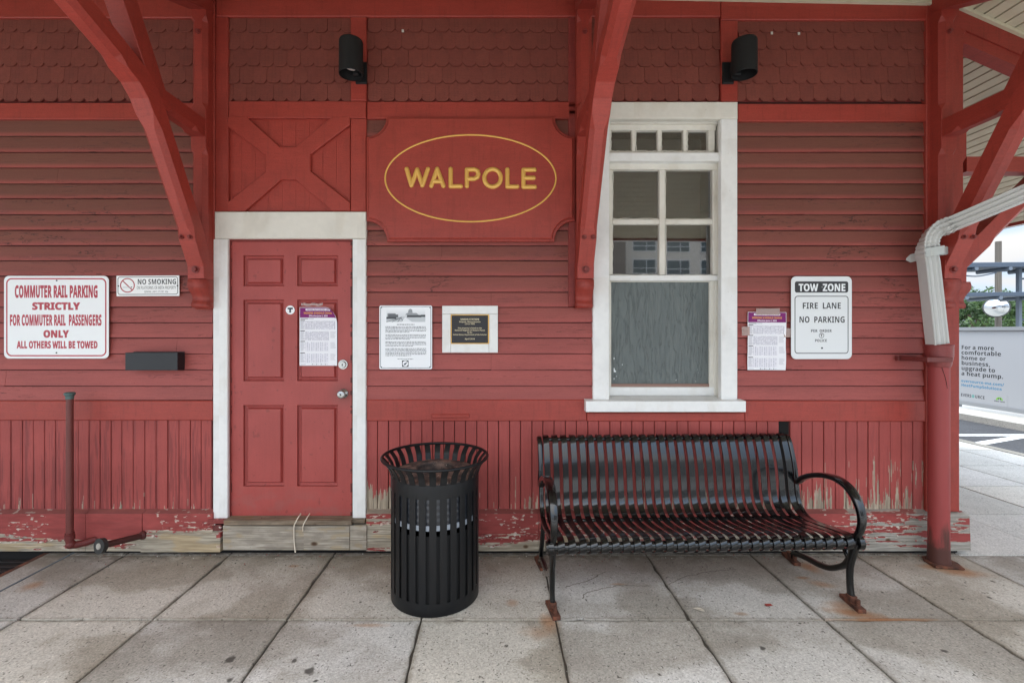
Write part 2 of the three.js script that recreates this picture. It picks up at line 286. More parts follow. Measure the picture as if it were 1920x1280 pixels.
function nearConcrete(x0, x1, z0, z1) {
  return pairTex(2048, 896, (u, v, i, j) => {
    const x = mix(x0, x1, u), z = mix(z0, z1, v);
    let [r, g, b, h] = concrete(x + 3.3, z + 8, i, j), c = [r, g, b];
    const big = fbm(x * 2.2 + 3, z * 3 + 11, 5); c = mix3(c, [c[0] * 0.84, c[1] * 0.825, c[2] * 0.8], smooth(0.46, 0.66, big));
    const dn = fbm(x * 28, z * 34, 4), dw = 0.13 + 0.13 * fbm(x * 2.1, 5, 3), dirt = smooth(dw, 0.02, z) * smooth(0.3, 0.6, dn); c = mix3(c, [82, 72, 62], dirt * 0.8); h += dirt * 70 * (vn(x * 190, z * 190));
    const jx = Math.abs((((x + 1.164) / 0.75) % 1 + 1.5) % 1 - 0.5) * 0.75, jz = Math.min(Math.abs(z - 0.816), Math.abs(z - 0.066)), jd = Math.min(jx, jz), je = smooth(0.035, 0.004, jd + 0.03 * (fbm(x * 45, z * 45, 3) - 0.5)); c = mix3(c, [112, 104, 92], 0.38 * je); h -= 70 * smooth(0.014, 0.0, jd + 0.02 * (fbm(x * 60, z * 60 + 5, 2) - 0.4));
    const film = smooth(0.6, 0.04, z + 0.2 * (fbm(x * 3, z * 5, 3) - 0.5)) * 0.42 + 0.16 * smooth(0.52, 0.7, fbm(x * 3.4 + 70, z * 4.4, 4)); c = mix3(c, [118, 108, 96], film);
    for (const [rx, rz, sx, sz, w, t] of RUST) { const dx = x - rx, dz = z - rz, q = Math.hypot((dx + dz * t) / sx, (dz - dx * t) / sz); if (q < 1.6) c = mix3(c, [150, 92, 52], w * 0.75 * smooth(1.3, 0.1, q * (0.75 + 0.5 * fbm(x * 22, z * 22, 3)))); }
    for (const l of CRACKS) for (let k = 0; k + 1 < l.length; k++) { const d = seg(x + 0.02 * (fbm(x * 30, z * 30, 3) - 0.5), z + 0.02 * (fbm(x * 30 + 9, z * 30, 3) - 0.5), l[k], l[k + 1]); if (d < 0.004) { c = mix3(c, [96, 88, 78], 0.8 * smooth(0.004, 0.001, d)); h -= 60 * smooth(0.004, 0.001, d); } }
    for (const [sx, sz, sr] of SPOTS) { const d = Math.hypot((x - sx) * 1.1, z - sz) * (0.6 + 0.8 * vn(x * 70, z * 70)); if (d < sr) c = mix3(c, [58, 54, 50], 0.75 * smooth(sr, sr * 0.4, d)); }
    return [c[0], c[1], c[2], h];
  });
}
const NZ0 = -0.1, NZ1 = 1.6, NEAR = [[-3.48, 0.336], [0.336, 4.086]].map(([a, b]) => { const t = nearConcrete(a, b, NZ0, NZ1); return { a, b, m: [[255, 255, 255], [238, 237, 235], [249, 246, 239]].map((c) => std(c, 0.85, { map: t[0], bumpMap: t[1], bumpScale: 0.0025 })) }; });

// metals and the rest
const speck = dataTex(512, 512, (u, v) => { const a = vn(u * 180, v * 180), b = fbm(u * 8, v * 8, 4); return 205 + 50 * (b - 0.5) + (a > 0.97 ? 45 : 0); });
const blackGloss = phys([5, 6, 8], 0.3, { specularIntensity: 0.25, clearcoat: 1, clearcoatRoughness: 0.11 });
const blackMetal = phys([22, 23, 25], 0.5, { map: speck, specularIntensity: 0.6, clearcoat: 0.12, clearcoatRoughness: 0.25 });
const blackMatte = std([20, 20, 21], 0.6);
const rustTex = pairTex(256, 256, (u, v) => { const n = fbm(u * 20, v * 20, 4); const c = mix3([58, 34, 26], [112, 66, 46], clamp(n * 1.8 - 0.4)); return [...c, 255 * n]; });
const rust = std([255, 255, 255], 0.9, { map: rustTex[0], bumpMap: rustTex[1], bumpScale: 0.003 });
const gold = phys([226, 178, 92], 0.36, { metalness: 0.25 });
const galv = std([196, 200, 198], 0.45, { metalness: 0.3, map: whiteDirt[0] });
const chrome = std([172, 172, 170], 0.2, { metalness: 0.9 });
const spout = phys([194, 194, 190], 0.38, { clearcoat: 0.25, clearcoatRoughness: 0.2 });
const pipeRed = painted([142, 58, 55], 0.45, 0.0012);
const pipeRusty = (() => { const t = pairTex(512, 512, (u, v) => { const n = fbm(u * 12, v * 9, 4), w = smooth(0.42, 0.6, n * 0.6 + 0.4 * smooth(0.2, 0.02, v) + 0.1); const c = mix3([146, 58, 56], [74, 42, 34], smooth(0.62, 0.42, v + 0.35 * (n - 0.5)) * 0.95 + 0.12 * w * (v > 0.6 ? 0.6 : 0)); return [...c, 150 + 90 * (n - 0.5)]; }); return std([255, 255, 255], 0.6, { map: t[0], bumpMap: t[1], bumpScale: 0.003 }); })();
const dark = std([14, 12, 11], 0.95), darkWood = std([44, 26, 22], 0.9);
const cream = std([214, 208, 184], 0.6, { map: whiteDirt[0] });
const glassPane = phys([255, 255, 255], 0.02, { transmission: 1, thickness: 0, ior: 1.9 });
const paper = (t) => std([255, 255, 255], 0.7, { map: t });
const signFace = (t) => phys([255, 255, 255], 0.42, { map: t, clearcoat: 0.3, clearcoatRoughness: 0.3 });
// ---------------------------------------------------------------- ground, pavement, road
{
  const far = new THREE.PlaneGeometry(700, 700).rotateX(-Math.PI / 2); far.translate(0, -0.24, 0);
  const gt = dataTex(512, 512, (u, v) => { const a = fbm(u * 8, v * 8, 4), b = vn(u * 200, v * 200); return mix3([150, 147, 140], [165, 162, 155], a).map((c) => c + 14 * (b - 0.5)); });
  const gg = planUV(far, 0, 8, 0, 8, 'xz'); struct('ground', gg, std([255, 255, 255], 0.95, { map: gt }));

  // paved forecourt: dark jointing bed, one mesh per slab, the far ones joined
  const bed = struct('pavement', board(-3.065, 6.84, -0.3, -0.012, -9, 5.6, 0.001), std([74, 68, 60], 0.95));
  bed.geometry = boxUV(bed.geometry);
  const xs = []; for (let k = -4; k <= 12; k++) xs.push(0.336 + 0.75 * k); xs[0] = -2.664; xs.unshift(-3.062); xs[xs.length - 1] = Math.min(xs[xs.length - 1], 6.836);
  const cols = []; for (let k = 0; k + 1 < xs.length; k++) if (xs[k] < 6.8) cols.push([xs[k], Math.min(xs[k + 1], 6.836)]);
  const zs = []; for (let k = -11; k <= 6; k++) zs.push(0.066 + 0.75 * k);
  const leftover = [];
  function slab(x0, x1, z0, z1, worn = false) {
    const g0 = z1 < 0.05 ? 0.008 : 0.004;
    const dy = rr(-0.0016, 0.0012), c = 0.0022, ring = (i, y) => [[x0 + g0 + i, y, z0 + g0 + i], [x0 + g0 + i, y, z1 - g0 - i], [x1 - g0 - i, y, z1 - g0 - i], [x1 - g0 - i, y, z0 + g0 + i]];
    if (!worn) return loft([ring(0, -0.06), ring(0, -c + dy), ring(c, dy)]);
    const rim = [], A = x0 + g0, B = x1 - g0, C = z0 + g0, D = z1 - g0, n = 11;      // chipped, slightly wandering edges
    const bite = () => { const q = R(); return q > 0.93 ? rr(0.006, 0.014) : q > 0.75 ? rr(0.002, 0.006) : rr(-0.0005, 0.0018); };
    for (let i = 0; i < n; i++) rim.push([A + bite(), mix(C, D, i / n)]);
    for (let i = 0; i < n; i++) rim.push([mix(A, B, i / n), D - bite()]);
    for (let i = 0; i < n; i++) rim.push([B - bite(), mix(D, C, i / n)]);
    for (let i = 0; i < n; i++) rim.push([mix(B, A, i / n), C + bite()]);
    const mx = (x0 + x1) / 2, mz = (z0 + z1) / 2, tilt = rr(-0.002, 0.002), tz = rr(-0.002, 0.002), o = [], P = (p, k, y) => { const x = mx + (p[0] - mx) * k, z = mz + (p[1] - mz) * k; return [x, y + dy + tilt * (x - mx) + tz * (z - mz), z]; };
    rim.forEach((p, i) => { const q = rim[(i + 1) % rim.length]; quad(o, P(p, 1, -0.05), P(q, 1, -0.05), P(q, 1, -0.004), P(p, 1, -0.004)); quad(o, P(p, 1, -0.004), P(q, 1, -0.004), P(q, 0.991, 0), P(p, 0.991, 0)); o.push(...P(p, 0.991, 0), ...P(q, 0.991, 0), ...P([mx, mz], 1, 0)); });
    return fromTris(o);
  }
  for (const [x0, x1] of cols) for (let k = 0; k + 1 < zs.length; k++) {
    const z0 = zs[k], z1 = zs[k + 1], xm = (x0 + x1) / 2, zm = (z0 + z1) / 2;
    if (xm < 3.36 && zm < -0.0) continue;                                   // under the building
    const near = zm > 0 && zm < 1.7 && NEAR.find((n) => xm > n.a && xm < n.b), g = slab(x0, x1, z0, z1, !!near);
    if (zm < -5.2 || zm > 2.4) { leftover.push(g); continue; }
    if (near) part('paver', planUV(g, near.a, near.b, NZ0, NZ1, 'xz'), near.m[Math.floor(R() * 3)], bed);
    else part('paver', boxUV(g, 1, 1, rr(0, 4), rr(0, 4)), concreteTints[Math.floor(R() * 4)], bed);
  }
  // strip between the wall and the first joint
  for (const [x0, x1] of cols) if (x1 < 3.4) { const n = NEAR.find((q) => (x0 + x1) / 2 > q.a && (x0 + x1) / 2 < q.b); part('paver', planUV(slab(x0, x1, -0.02, 0.072), n.a, n.b, NZ0, NZ1, 'xz'), n.m[0], bed); }
  part('paver', boxUV(merged(leftover)), concreteTints[0], bed).userData.kind = 'stuff';
  const strip = planUV(board(-3.238, -3.068, -0.1, 0.001, -0.05, 1.58, 0.003), NEAR[0].a, NEAR[0].b, NZ0, NZ1, 'xz');
  part('edging_strip', strip, NEAR[0].m[1], bed);
  part('sealant', board(-3.071, -3.058, -0.05, 0.003, 0.0, 1.6, 0.003), std([92, 104, 112], 0.6), bed);

  // sunken slatted grate at the left edge
  const gr = thing('floor_grate', 'sunken dark floor grate with rusty brown slats at the wall foot, far left', 'grate', [-4.0, 0, 0.5]);
  part('pit', board(-0.9, 0.755, -0.3, -0.2, -0.5, 1.1, 0.002), dark, gr);
  part('frame', merged([board(0.72, 0.758, -0.2, 0.0, -0.5, 1.1, 0.003), board(-0.9, 0.72, -0.2, -0.005, 1.06, 1.1, 0.003)]), rust, gr);
  for (let k = 0; k < 22; k++) part('slat', board(-0.9, 0.718, -0.1, -0.035, -0.44 + k * 0.068, -0.408 + k * 0.068, 0.004), std([70, 46, 38], 0.8, { map: rustTex[0] }), gr);
  part('margin', board(-7, -3.24, -0.3, -0.002, 1.61, 5.6, 0.003), concreteTints[1], bed);

  // road beyond the kerb
  const at = pairTex(512, 512, (u, v) => { const a = fbm(u * 6, v * 6, 4), b = vn(u * 150, v * 150); return [...mix3([48, 49, 52], [62, 63, 66], a).map((c) => c + 22 * (b - 0.5)), 255 * b]; });
  const asphalt = std([255, 255, 255], 0.85, { map: clonedTex(at[0], 0.5, 0.5), bumpMap: clonedTex(at[1], 0.5, 0.5), bumpScale: 0.004 });
  struct('road', board(6.99, 9.2, -0.4, -0.12, -60, 40, 0.002), asphalt);
  struct('path', board(-60, 6.8, -0.4, -0.004, 5.76, 40, 0.002), concreteTints[0]);  // unseen pale paving behind the camera, added to bounce light onto the facade
  const kerbM = std([186, 183, 174], 0.85, { map: clonedTex(concreteTile[0], 0.5, 0.5) });
  struct('kerb', board(6.845, 6.985, -0.3, 0.002, -60, 40, 0.012), kerbM);
  const line = std([232, 233, 232], 0.7, { map: whiteDirt[0] }), ly = -0.116, my = -0.119;
  const flat = (a, b, c, d, n) => struct(n ?? 'road_marking', (() => { const o = []; const up = (p, y) => [p[0], y, p[1]]; quad(o, up(a, ly), up(d, ly), up(c, ly), up(b, ly)); quad(o, up(a, my), up(b, my), up(c, my), up(d, my)); return fromTris(o); })(), line);
  flat([7.0, -4.42], [9.15, -4.42], [9.15, -4.30], [7.0, -4.30]);
  flat([7.0, -3.66], [8.9, -4.4], [8.9, -4.27], [7.0, -3.5]);
  struct('kerb', board(9.205, 9.92, -0.4, 0.0, -60, 40, 0.012), std([226, 226, 222], 0.7, { map: clonedTex(concreteTile[0], 0.5, 0.5) }));
  struct('path', board(9.93, 13, -0.3, -0.03, -60, 40, 0.004), concreteTints[3]);
}
// ---------------------------------------------------------------- the station building
const station = thing('station_building', 'red wooden railway station wall with clapboards, fish-scale shingles and white trim', 'station building');
const CORNER = 3.36, LEFT = -3.95, BLEFT = -8, EAVE = 2.65, SLOPE = 0.44, TOP = 4.035;
const soffitY = (u) => TOP - SLOPE * u;
{
  // wall body with the door and window openings
  const hole = (x0, x1, y0, y1) => [[x0, y0], [x1, y0], [x1, y1], [x0, y1]];
  const wz = 0.0;
  const dHole = hole(X(425), X(662), Y(972), Y(448)), wHole = hole(X(1138), X(1354), Y(748), Y(218));
  const wall = part('wall', extrude([[BLEFT, 0.02], [CORNER, 0.02], [CORNER, TOP + 0.1], [BLEFT, TOP + 0.1]], 0.14, 0, [dHole, wHole]).translate(0, 0, -0.142), std([70, 34, 31], 0.85), station);
  part('side_wall', extrude([[0, 0.02], [9, 0.02], [9, TOP + 0.1], [0, TOP + 0.1]], 0.14).rotateY(Math.PI / 2).translate(CORNER - 0.14, 0, -0.145), redDark, station);
  part('rear_wall', board(BLEFT, CORNER, 0, TOP + 0.1, -9.3, -9.15), redDark, station);
  part('end_wall', board(BLEFT - 0.14, BLEFT, 0, TOP + 0.1, -9.3, 0), redDark, station);
  part('interior', merged([board(BLEFT, CORNER - 0.15, 0.0, 0.05, -9.1, -0.15), board(BLEFT, CORNER - 0.15, 3.4, 3.5, -9.1, -0.15), board(BLEFT, CORNER - 0.15, 0.05, 3.4, -3.6, -3.5)]), std([96, 94, 84], 0.9), station);

  // clapboards in three bays
  const bays = [[LEFT, X(398, 0.02)], [X(686, 0.02), X(1113, 0.02)], [X(1382, 0.02), X(1740, 0.02)]];
  const clapGeo = (x0, x1, k) => {
    const yT = ROWS[k] - (k < 7 ? 0.0035 : 0.006), yB = ROWS[k + 1], j = rr(-0.0015, 0.0015), w = rr(-0.002, 0.002);
    const ring = (z0, z1, e) => [[0, yB + j, z0], [0, yB + j, z1], [0, yT, 0.009 + e], [0, yT, 0.001]];
    const zf = 0.0235 + rr(-0.001, 0.002);
    const a = [[x0 + 0.0007, yB + j - w, 0.002], [x0 + 0.0007, yB + j - w, zf], [x0 + 0.0007, yT, 0.0095], [x0 + 0.0007, yT, 0.002]];
    const b = a.map(([, y, z], i) => [x1 - 0.0007, i < 2 ? yB + j + w : y, z]);
    return planUV(loft([a, b]), SX0, SX1, SY0, SY1);
  };
  const joints = { 0: { 6: [0.62], 10: [0.3], 14: [0.86, 0.55], 16: [0.2], 3: [0.4] }, 1: { 11: [0.55], 15: [0.55], 8: [0.33], 13: [0.2] }, 2: { 12: [0.53], 13: [0.53], 14: [0.53], 15: [0.53], 9: [0.8], 5: [0.35] } };
  bays.forEach(([x0, x1], b) => {
    for (let k = 0; k + 1 < ROWS.length; k++) {
      const cuts = [0, ...(joints[b][k] ?? []).slice().sort(), 1];
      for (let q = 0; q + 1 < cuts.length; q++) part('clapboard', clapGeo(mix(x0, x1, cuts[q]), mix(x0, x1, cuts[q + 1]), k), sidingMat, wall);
    }
  });
  // upright boards of the lower wall
  const wy0 = 0.29, wy1 = Y(786, 0.014);
  for (const [a, b] of [[LEFT, X(398, 0.014)], [X(686, 0.014), X(1738, 0.014)]]) {
    let x = a; const r = rng(Math.round(b * 100));
    while (x < b - 0.02) {
      const w = Math.min(0.0815 + (r() - 0.5) * 0.007, b - x), xm = x + w / 2;
      if (!(xm > 2.06 && xm < 2.135)) part('vertical_board', planUV(board(x + 0.0024, x + w - 0.0024, wy0, wy1 - r() * 0.004, 0.0, 0.014 + (r() - 0.5) * 0.005, 0.003), WX0, WX1, WY0, WY1), wainsMat, wall);
      x += w;
    }
  }
  part('hole', board(2.05, 2.145, wy0, wy1, 0.0005, 0.0015, 0.0002), dark, wall);
  // rails, stiles, frieze
  const rail = (n, a, b, c, d, z, m = redTrim) => part(n, pboard(a, b, c, d, 0.001, z, 0.005), m, station);
  rail('belt_rail', -130, 398, 751, 788, 0.03); rail('belt_rail', 687, 1100, 749, 789, 0.031); rail('belt_rail', 1100.6, 1397, 773.5, 789.5, 0.031); rail('belt_rail', 1397.6, 1739, 751, 790, 0.031);
  rail('batten', 808, 880, 776.5, 783.5, 0.04);
  rail('belt_rail', -130, 401, 192, 223, 0.034); rail('belt_rail', 428, 686, 189, 221, 0.034); rail('belt_rail', 688, 1112, 190, 222, 0.034); rail('belt_rail', 1384.5, 1740, 194, 227, 0.034);
  rail('frieze', -130, 402, -14, 33, 0.036); rail('frieze', 404, 1352, -14, 30.5, 0.036); rail('frieze', 1353, 1742, -14, 37, 0.036);
  rail('stile', 402.5, 427, 31, 396, 0.038, redTrimB); rail('stile', 657, 686.5, 31, 188, 0.038); rail('stile', 657, 686.5, 221.5, 396, 0.036); rail('stile', 1353, 1384, 37.5, 190, 0.038);
  rail('stile', 1066, 1084, 31, 575, 0.034, redDark); rail('stile', 364, 401.5, 31, 579, 0.045, redTrimB); rail('stile', 1112, 1114, 190, 191, 0.03);
  part('corner_board', board(X(1738, 0.04), CORNER + 0.005, 0.3, TOP - 0.02, 0.001, 0.04, 0.006), redTrimB, station);
  part('corner_board', board(CORNER + 0.001, CORNER + 0.035, 0.3, TOP - 0.02, -0.16, 0.0, 0.006), redTrimB, station);

  // shingles: five courses, clipped corners
  const band = part('shingle_band', pboard(-130, 1738, 30, 191, 0.0005, 0.0018, 0.0003), redDark, station);
  const bottoms = [60, 92, 124, 156, 189.5].map((py) => Y(py, 0.024)), pitch = 0.0984, top = [];
  const sh = [0, 1, 2, 3].map((v) => {
    const w = pitch - 0.0012, c = 0.021 + v * 0.001, h = 0.146;
    const pts = [[-w / 2, c], [-w / 2 + c * 0.5, c * 0.36], [-w / 2 + c, 0], [w / 2 - c, 0], [w / 2 - c * 0.5, c * 0.36], [w / 2, c], [w / 2, h], [-w / 2, h]];
    const g = extrude(pts, 0.009); g.rotateX(-0.09); g.translate(0, 0, 0.017); return boxUV(g, 1, 1, v * 0.31, v * 0.17);
  });
  const skip = [[X(657, 0.03), X(686, 0.03)], [X(1353, 0.03), X(1384, 0.03)], [X(403, 0.03), X(427, 0.03)], [X(364, 0.03), X(400, 0.03)]];
  bottoms.forEach((yb, k) => {
    for (let n = 0; n < 74; n++) {
      const x = LEFT + 0.02 + (n + (k % 2) * 0.5) * pitch; if (x > X(1742) || (k < 1 && false)) continue;
      if (skip.some(([a, b]) => x - 0.03 > a && x + 0.03 < b)) continue;
      const g = sh[Math.floor(R() * 4)], y = yb + rr(-0.003, 0.003), tx = x + rr(-0.001, 0.001), tw = rr(-0.007, 0.007);
      if (k === 0) { const q = g.clone(); q.rotateZ(tw); q.translate(tx, y, 0); top.push(q); continue; }
      const m = part('shingle', g, shingleMats[Math.floor(R() * 4)], band); m.position.set(tx, y, 0); m.rotation.z = tw;
    }
  });
  part('shingle_course', merged(top), shingleMats[1], band).userData.kind = 'stuff';
  // a few missing tips show bare wood
  for (const [px, py] of [[1446, 61], [1497, 62], [753, 57]]) part('chip', pboard(px, px + 4, py - 2, py + 3, 0.026, 0.029, 0.001), putty, band);

  // X-shaped brace over the door
  const P = (x, y) => [X(400 + x / 2.977, 0.032), Y(y / 2.977, 0.032)];
  const backing = part('brace_panel', pboard(427, 657, 221, 396, 0.001, 0.004, 0.001), redTrim, station);
  for (let k = 0; k < 9; k++) part('vertical_board', pboard(427.5 + k * 25.4, 452.78 + k * 25.4, 222, 395, 0.004, 0.009, 0.0006), redTrim, backing);
  part('cross_brace', extrude([[80, 652], [185, 652], [370, 820], [462, 820], [662, 652], [763, 652], [763, 695], [542, 860], [542, 955], [763, 1130], [763, 1178], [665, 1178], [460, 1003], [375, 1003], [175, 1178], [78, 1178], [78, 1130], [292, 960], [292, 865], [78, 705]].map(([a, b]) => P(a, b)).reverse(), 0.03, 0.004).translate(0, 0, 0.007), redTrim, backing);

  // skirting with a sloped ledge
  const skirtGeo = (x0, x1, z = 0.065, yT = 0.297, y0 = 0.028) => { const a = [[x0, y0, 0.005], [x0, y0, z], [x0, yT, z], [x0, yT + 0.016, 0.014], [x0, yT + 0.016, 0.005]]; return planUV(loft([a, a.map(([, y, q]) => [x1, y, q])]), KX0, KX1, KY0, KY1); };
  const sk = (a, b, z, yT, y0) => part('skirting_board', skirtGeo(X(a, 0.06), X(b, 0.06), z, yT, y0), skirtMat, station);
  sk(-130, 160, 0.064); sk(160.8, 266, 0.064); sk(266.6, 398, 0.06, 0.297, 0.16); sk(266.6, 415, 0.078, 0.158);
  sk(686.5, 1010, 0.062); sk(1010.8, 1480, 0.062); sk(1480.8, 1740, 0.062);
  part('skirting_board', planUV(loft([[[X(1740.5, 0.06), 0.028, 0.062], [X(1740.5, 0.06), 0.297, 0.062], [X(1740.5, 0.06), 0.313, 0.01], [X(1740.5, 0.06), 0.028, 0.01]], [[CORNER + 0.062, 0.03, 0.062], [CORNER + 0.052, 0.28, 0.062], [CORNER + 0.045, 0.3, 0.01], [CORNER + 0.062, 0.03, 0.01]]]), KX0, KX1, KY0, KY1), skirtMat, station);
  part('skirting_board', planUV(loft([[[CORNER, 0.028, -9], [CORNER + 0.06, 0.028, -9], [CORNER + 0.05, 0.29, -9], [CORNER, 0.3, -9]], [[CORNER, 0.028, 0.008], [CORNER + 0.06, 0.028, 0.008], [CORNER + 0.05, 0.29, 0.008], [CORNER, 0.3, 0.008]]]), -9, 4, KY0, KY1, 'zy'), skirtMat, station);
  { // curled flakes of paint standing off along the edges of the bare wood
    const r = rng(812), o = [], cl = [];
    for (let n = 0, k = 0; n < 60000 && k < 900; n++) {
      const x = mix(-3.7, 3.3, r()), y = mix(0.04, 0.29, r()); if (x > X(416, 0.06) && x < X(688, 0.06)) continue;
      const q = skirtBare(x, y)[0]; if (q < -0.008 || q > 0.004) continue;
      const z = (x > -2.55 && x < -2.0 && y < 0.158) ? 0.0785 : 0.0645, w = 0.004 + 0.01 * r(), h = 0.003 + 0.005 * r(), lift = 0.002 + 0.005 * r(), s = r() > 0.5 ? 1 : -1;
      const A = [x - w, y, z], B = [x + w, y + 0.002 * (r() - 0.5), z], C = [x + w * 0.8, y - s * h, z + lift], D = [x - w * 0.7, y - s * h * 1.1, z + lift * 1.1], E = [x, y - s * h * 1.6, z + lift * 1.8];
      quad(o, A, B, C, D); o.push(...D, ...C, ...E); const c = r() > 0.25 ? [0.33, 0.09, 0.08] : [0.56, 0.48, 0.42]; for (let i = 0; i < 9; i++) cl.push(...c); k++;
    }
    const g = fromTris(o); g.setAttribute('color', new THREE.Float32BufferAttribute(cl, 3));
    part('loose_paint', g, new THREE.MeshStandardMaterial({ vertexColors: true, roughness: 0.7 }), station).userData.kind = 'stuff';
  }
  part('foundation', board(BLEFT, CORNER, -0.25, 0.03, -9.2, 0.03), dark, station);
}

// ---------------------------------------------------------------- door
{
  const zf = 0.005, px = (a) => X(a, zf), py = (a) => Y(a, zf);
  const pan = [[456, 532, 479, 536], [557, 633, 479, 536], [456, 532, 562, 714], [557, 633, 562, 714], [456, 532, 759.5, 911.5], [557, 633, 759.5, 911.5]];
  const dt = pairTex(640, 1280, (u, v) => {
    const a = fbm(u * 5, v * 9, 4), g = fbm(u * 90, v * 14, 3), f = vn(u * 300, v * 600), kn = Math.hypot((u - 0.92) * 0.9, (v - 0.45) * 2.0), low = smooth(0.16, 0.0, v);
    let c = mix3([174, 76, 70], [164, 69, 63], clamp(a * 2 - 0.5)), m = 0.97 + 0.04 * (g - 0.5) + 0.05 * (f - 0.5);
    c = mix3(c, [128, 72, 66], 0.4 * smooth(0.14, 0.02, kn + 0.1 * (a - 0.5)));                     // hand grime round the knob
    c = mix3(c, [150, 96, 90], 0.4 * low * smooth(0.45, 0.7, fbm(u * 12, v * 40, 4)));                  // kicked and splashed foot
    const mark = fbm(u * 26 + 3, v * 44, 4); if (mark > 0.79) c = mix3(c, [126, 56, 52], 0.5);
    const chip = vn(u * 60 + 9, v * 130); if (chip > 0.993 || ((u < 0.012 || u > 0.988) && fbm(v * 60, 4, 3) > 0.6)) c = mix3(c, [86, 34, 32], 0.8);
    return [c[0] * m, c[1] * m, c[2] * m, 128 + 70 * (g - 0.5) + 60 * (f - 0.5) - (chip > 0.988 ? 60 : 0)];
  });
  const x0 = px(431.5), x1 = px(659.5), y0 = py(970.5), y1 = py(452.5);
  const holes = pan.map(([a, b, c, d]) => [[px(a), py(d)], [px(b), py(d)], [px(b), py(c)], [px(a), py(c)]]);
  const doorMat = std([255, 255, 255], 0.48, { map: dt[0], bumpMap: dt[1], bumpScale: 0.0012 }), dUV = (g) => planUV(g, x0, x1, y0, y1);
  const leaf = part('door', dUV( extrude([[x0, y0], [x1, y0], [x1, y1], [x0, y1]], 0.03, 0.0015, holes).translate(0, 0, zf - 0.03)), doorMat, station);
  part('door_core', board(x0 + 0.002, x1 - 0.002, y0 + 0.002, y1 - 0.002, zf - 0.05, zf - 0.0295, 0.001), redDark, leaf);
  for (const [a, b, c, d] of pan) {
    const A = px(a), B = px(b), C = py(d), D = py(c), i = 0.012, j = 0.03, ring = (q, z) => [[A + q, C + q, z], [B - q, C + q, z], [B - q, D - q, z], [A + q, D - q, z]];
    part('panel', dUV(loft([ring(0.001, zf - 0.03), ring(0.001, zf - 0.02), ring(i, zf - 0.027), ring(i + 0.007, zf - 0.027), ring(j, zf - 0.008)])), doorMat, leaf);
  }
  // hinges, locks
  for (const y of [507, 704, 906]) part('hinge', merged([cyl(0.0105, 0.0105, 0.11, 12).translate(px(428.5), py(y), 0.026), cyl(0.006, 0.006, 0.125, 10).translate(px(428.5), py(y), 0.026), board(px(427), px(433.5), py(y) - 0.052, py(y) + 0.052, 0.004, 0.011, 0.001)]), painted([104, 46, 38], 0.5), leaf);
  const lock = part('deadbolt', merged([cyl(0.034, 0.034, 0.01, 32).rotateX(Math.PI / 2).translate(0, 0, 0.005), cyl(0.026, 0.022, 0.014, 32).rotateX(Math.PI / 2).translate(0, 0, 0.016)]).translate(px(643.5), py(683), zf), chrome, leaf);
  part('keyhole', board(px(643.5) - 0.003, px(643.5) + 0.003, py(683) - 0.011, py(683) + 0.007, 0.02, 0.0295, 0.001), blackMatte, leaf);
  part('knob', new THREE.LatheGeometry([[0.001, 0], [0.034, 0], [0.034, 0.006], [0.02, 0.012], [0.014, 0.02], [0.014, 0.03], [0.026, 0.038], [0.03, 0.05], [0.029, 0.062], [0.022, 0.068], [0.001, 0.069]].map((p) => new THREE.Vector2(...p)), 32).rotateX(Math.PI / 2).translate(px(644), py(737.5), zf), chrome, leaf);
  part('keyhole', cyl(0.006, 0.006, 0.004, 16).rotateX(Math.PI / 2).translate(px(644), py(737.5), zf + 0.07), blackMatte, leaf);
  // frame
  const cz = 0.047, jamb = (n, g, m) => part(n, g, m, station);
  const jm = painted([140, 58, 54], 0.55);
  jamb('door_jamb', merged([board(X(424, 0.02), X(431, 0.02), Y(972, 0), Y(447, 0.02), -0.06, 0.02, 0.003), board(X(660, 0.02), X(664, 0.02), Y(972, 0), Y(447, 0.02), -0.06, 0.012, 0.003), board(X(431, 0.02), X(660, 0.02), Y(452, 0.01), Y(446, 0.02), -0.06, 0.018, 0.003)]), jm);
  const casing = (a, b, c, d, z, m) => jamb('door_casing', pboard(a, b, c, d, 0.002, z, 0.005), m);
  casing(401.5, 686, 396.5, 447, cz, whiteOld); casing(398.5, 426, 447.6, 973.5, cz - 0.002, whitePaint); casing(660.5, 685.5, 447.6, 973.5, cz - 0.002, whitePaint);
  // sill and the raw boards under it
  jamb('threshold', loft([[[X(418, 0.1), Y(985, 0.1), 0.0], [X(418, 0.1), Y(985, 0.1), 0.092], [X(418, 0.1), Y(976, 0.1), 0.096], [X(418, 0.1), Y(971, 0.05), 0.0]], [[X(658, 0.1), Y(985, 0.1), 0.0], [X(658, 0.1), Y(985, 0.1), 0.092], [X(658, 0.1), Y(976, 0.1), 0.096], [X(658, 0.1), Y(971, 0.05), 0.0]]]), std([176, 162, 148], 0.8, { map: bare[0], bumpMap: bare[1], bumpScale: 0.003 }));
  jamb('sill_board', boxUV(pboard(417, 655, 985.8, 1031.5, 0.01, 0.074, 0.003), 0.8, 3.4, 0.1, 0.37), bareWood);
  jamb('sill_board', boxUV(pboard(655.8, 687, 985, 1031.5, 0.01, 0.074, 0.003), 1.0, 3.4, 0.55, 0.9), bareWood);
  jamb('sill_patch', pboard(388, 422, 974, 982, 0.01, 0.072, 0.003), painted([140, 62, 58], 0.6));
  jamb('sill_patch', pboard(658, 684, 974, 981, 0.01, 0.076, 0.003), bareDark);
  jamb('sill_patch', pboard(388, 414, 984, 995, 0.01, 0.056, 0.002), painted([120, 60, 56], 0.7));
}

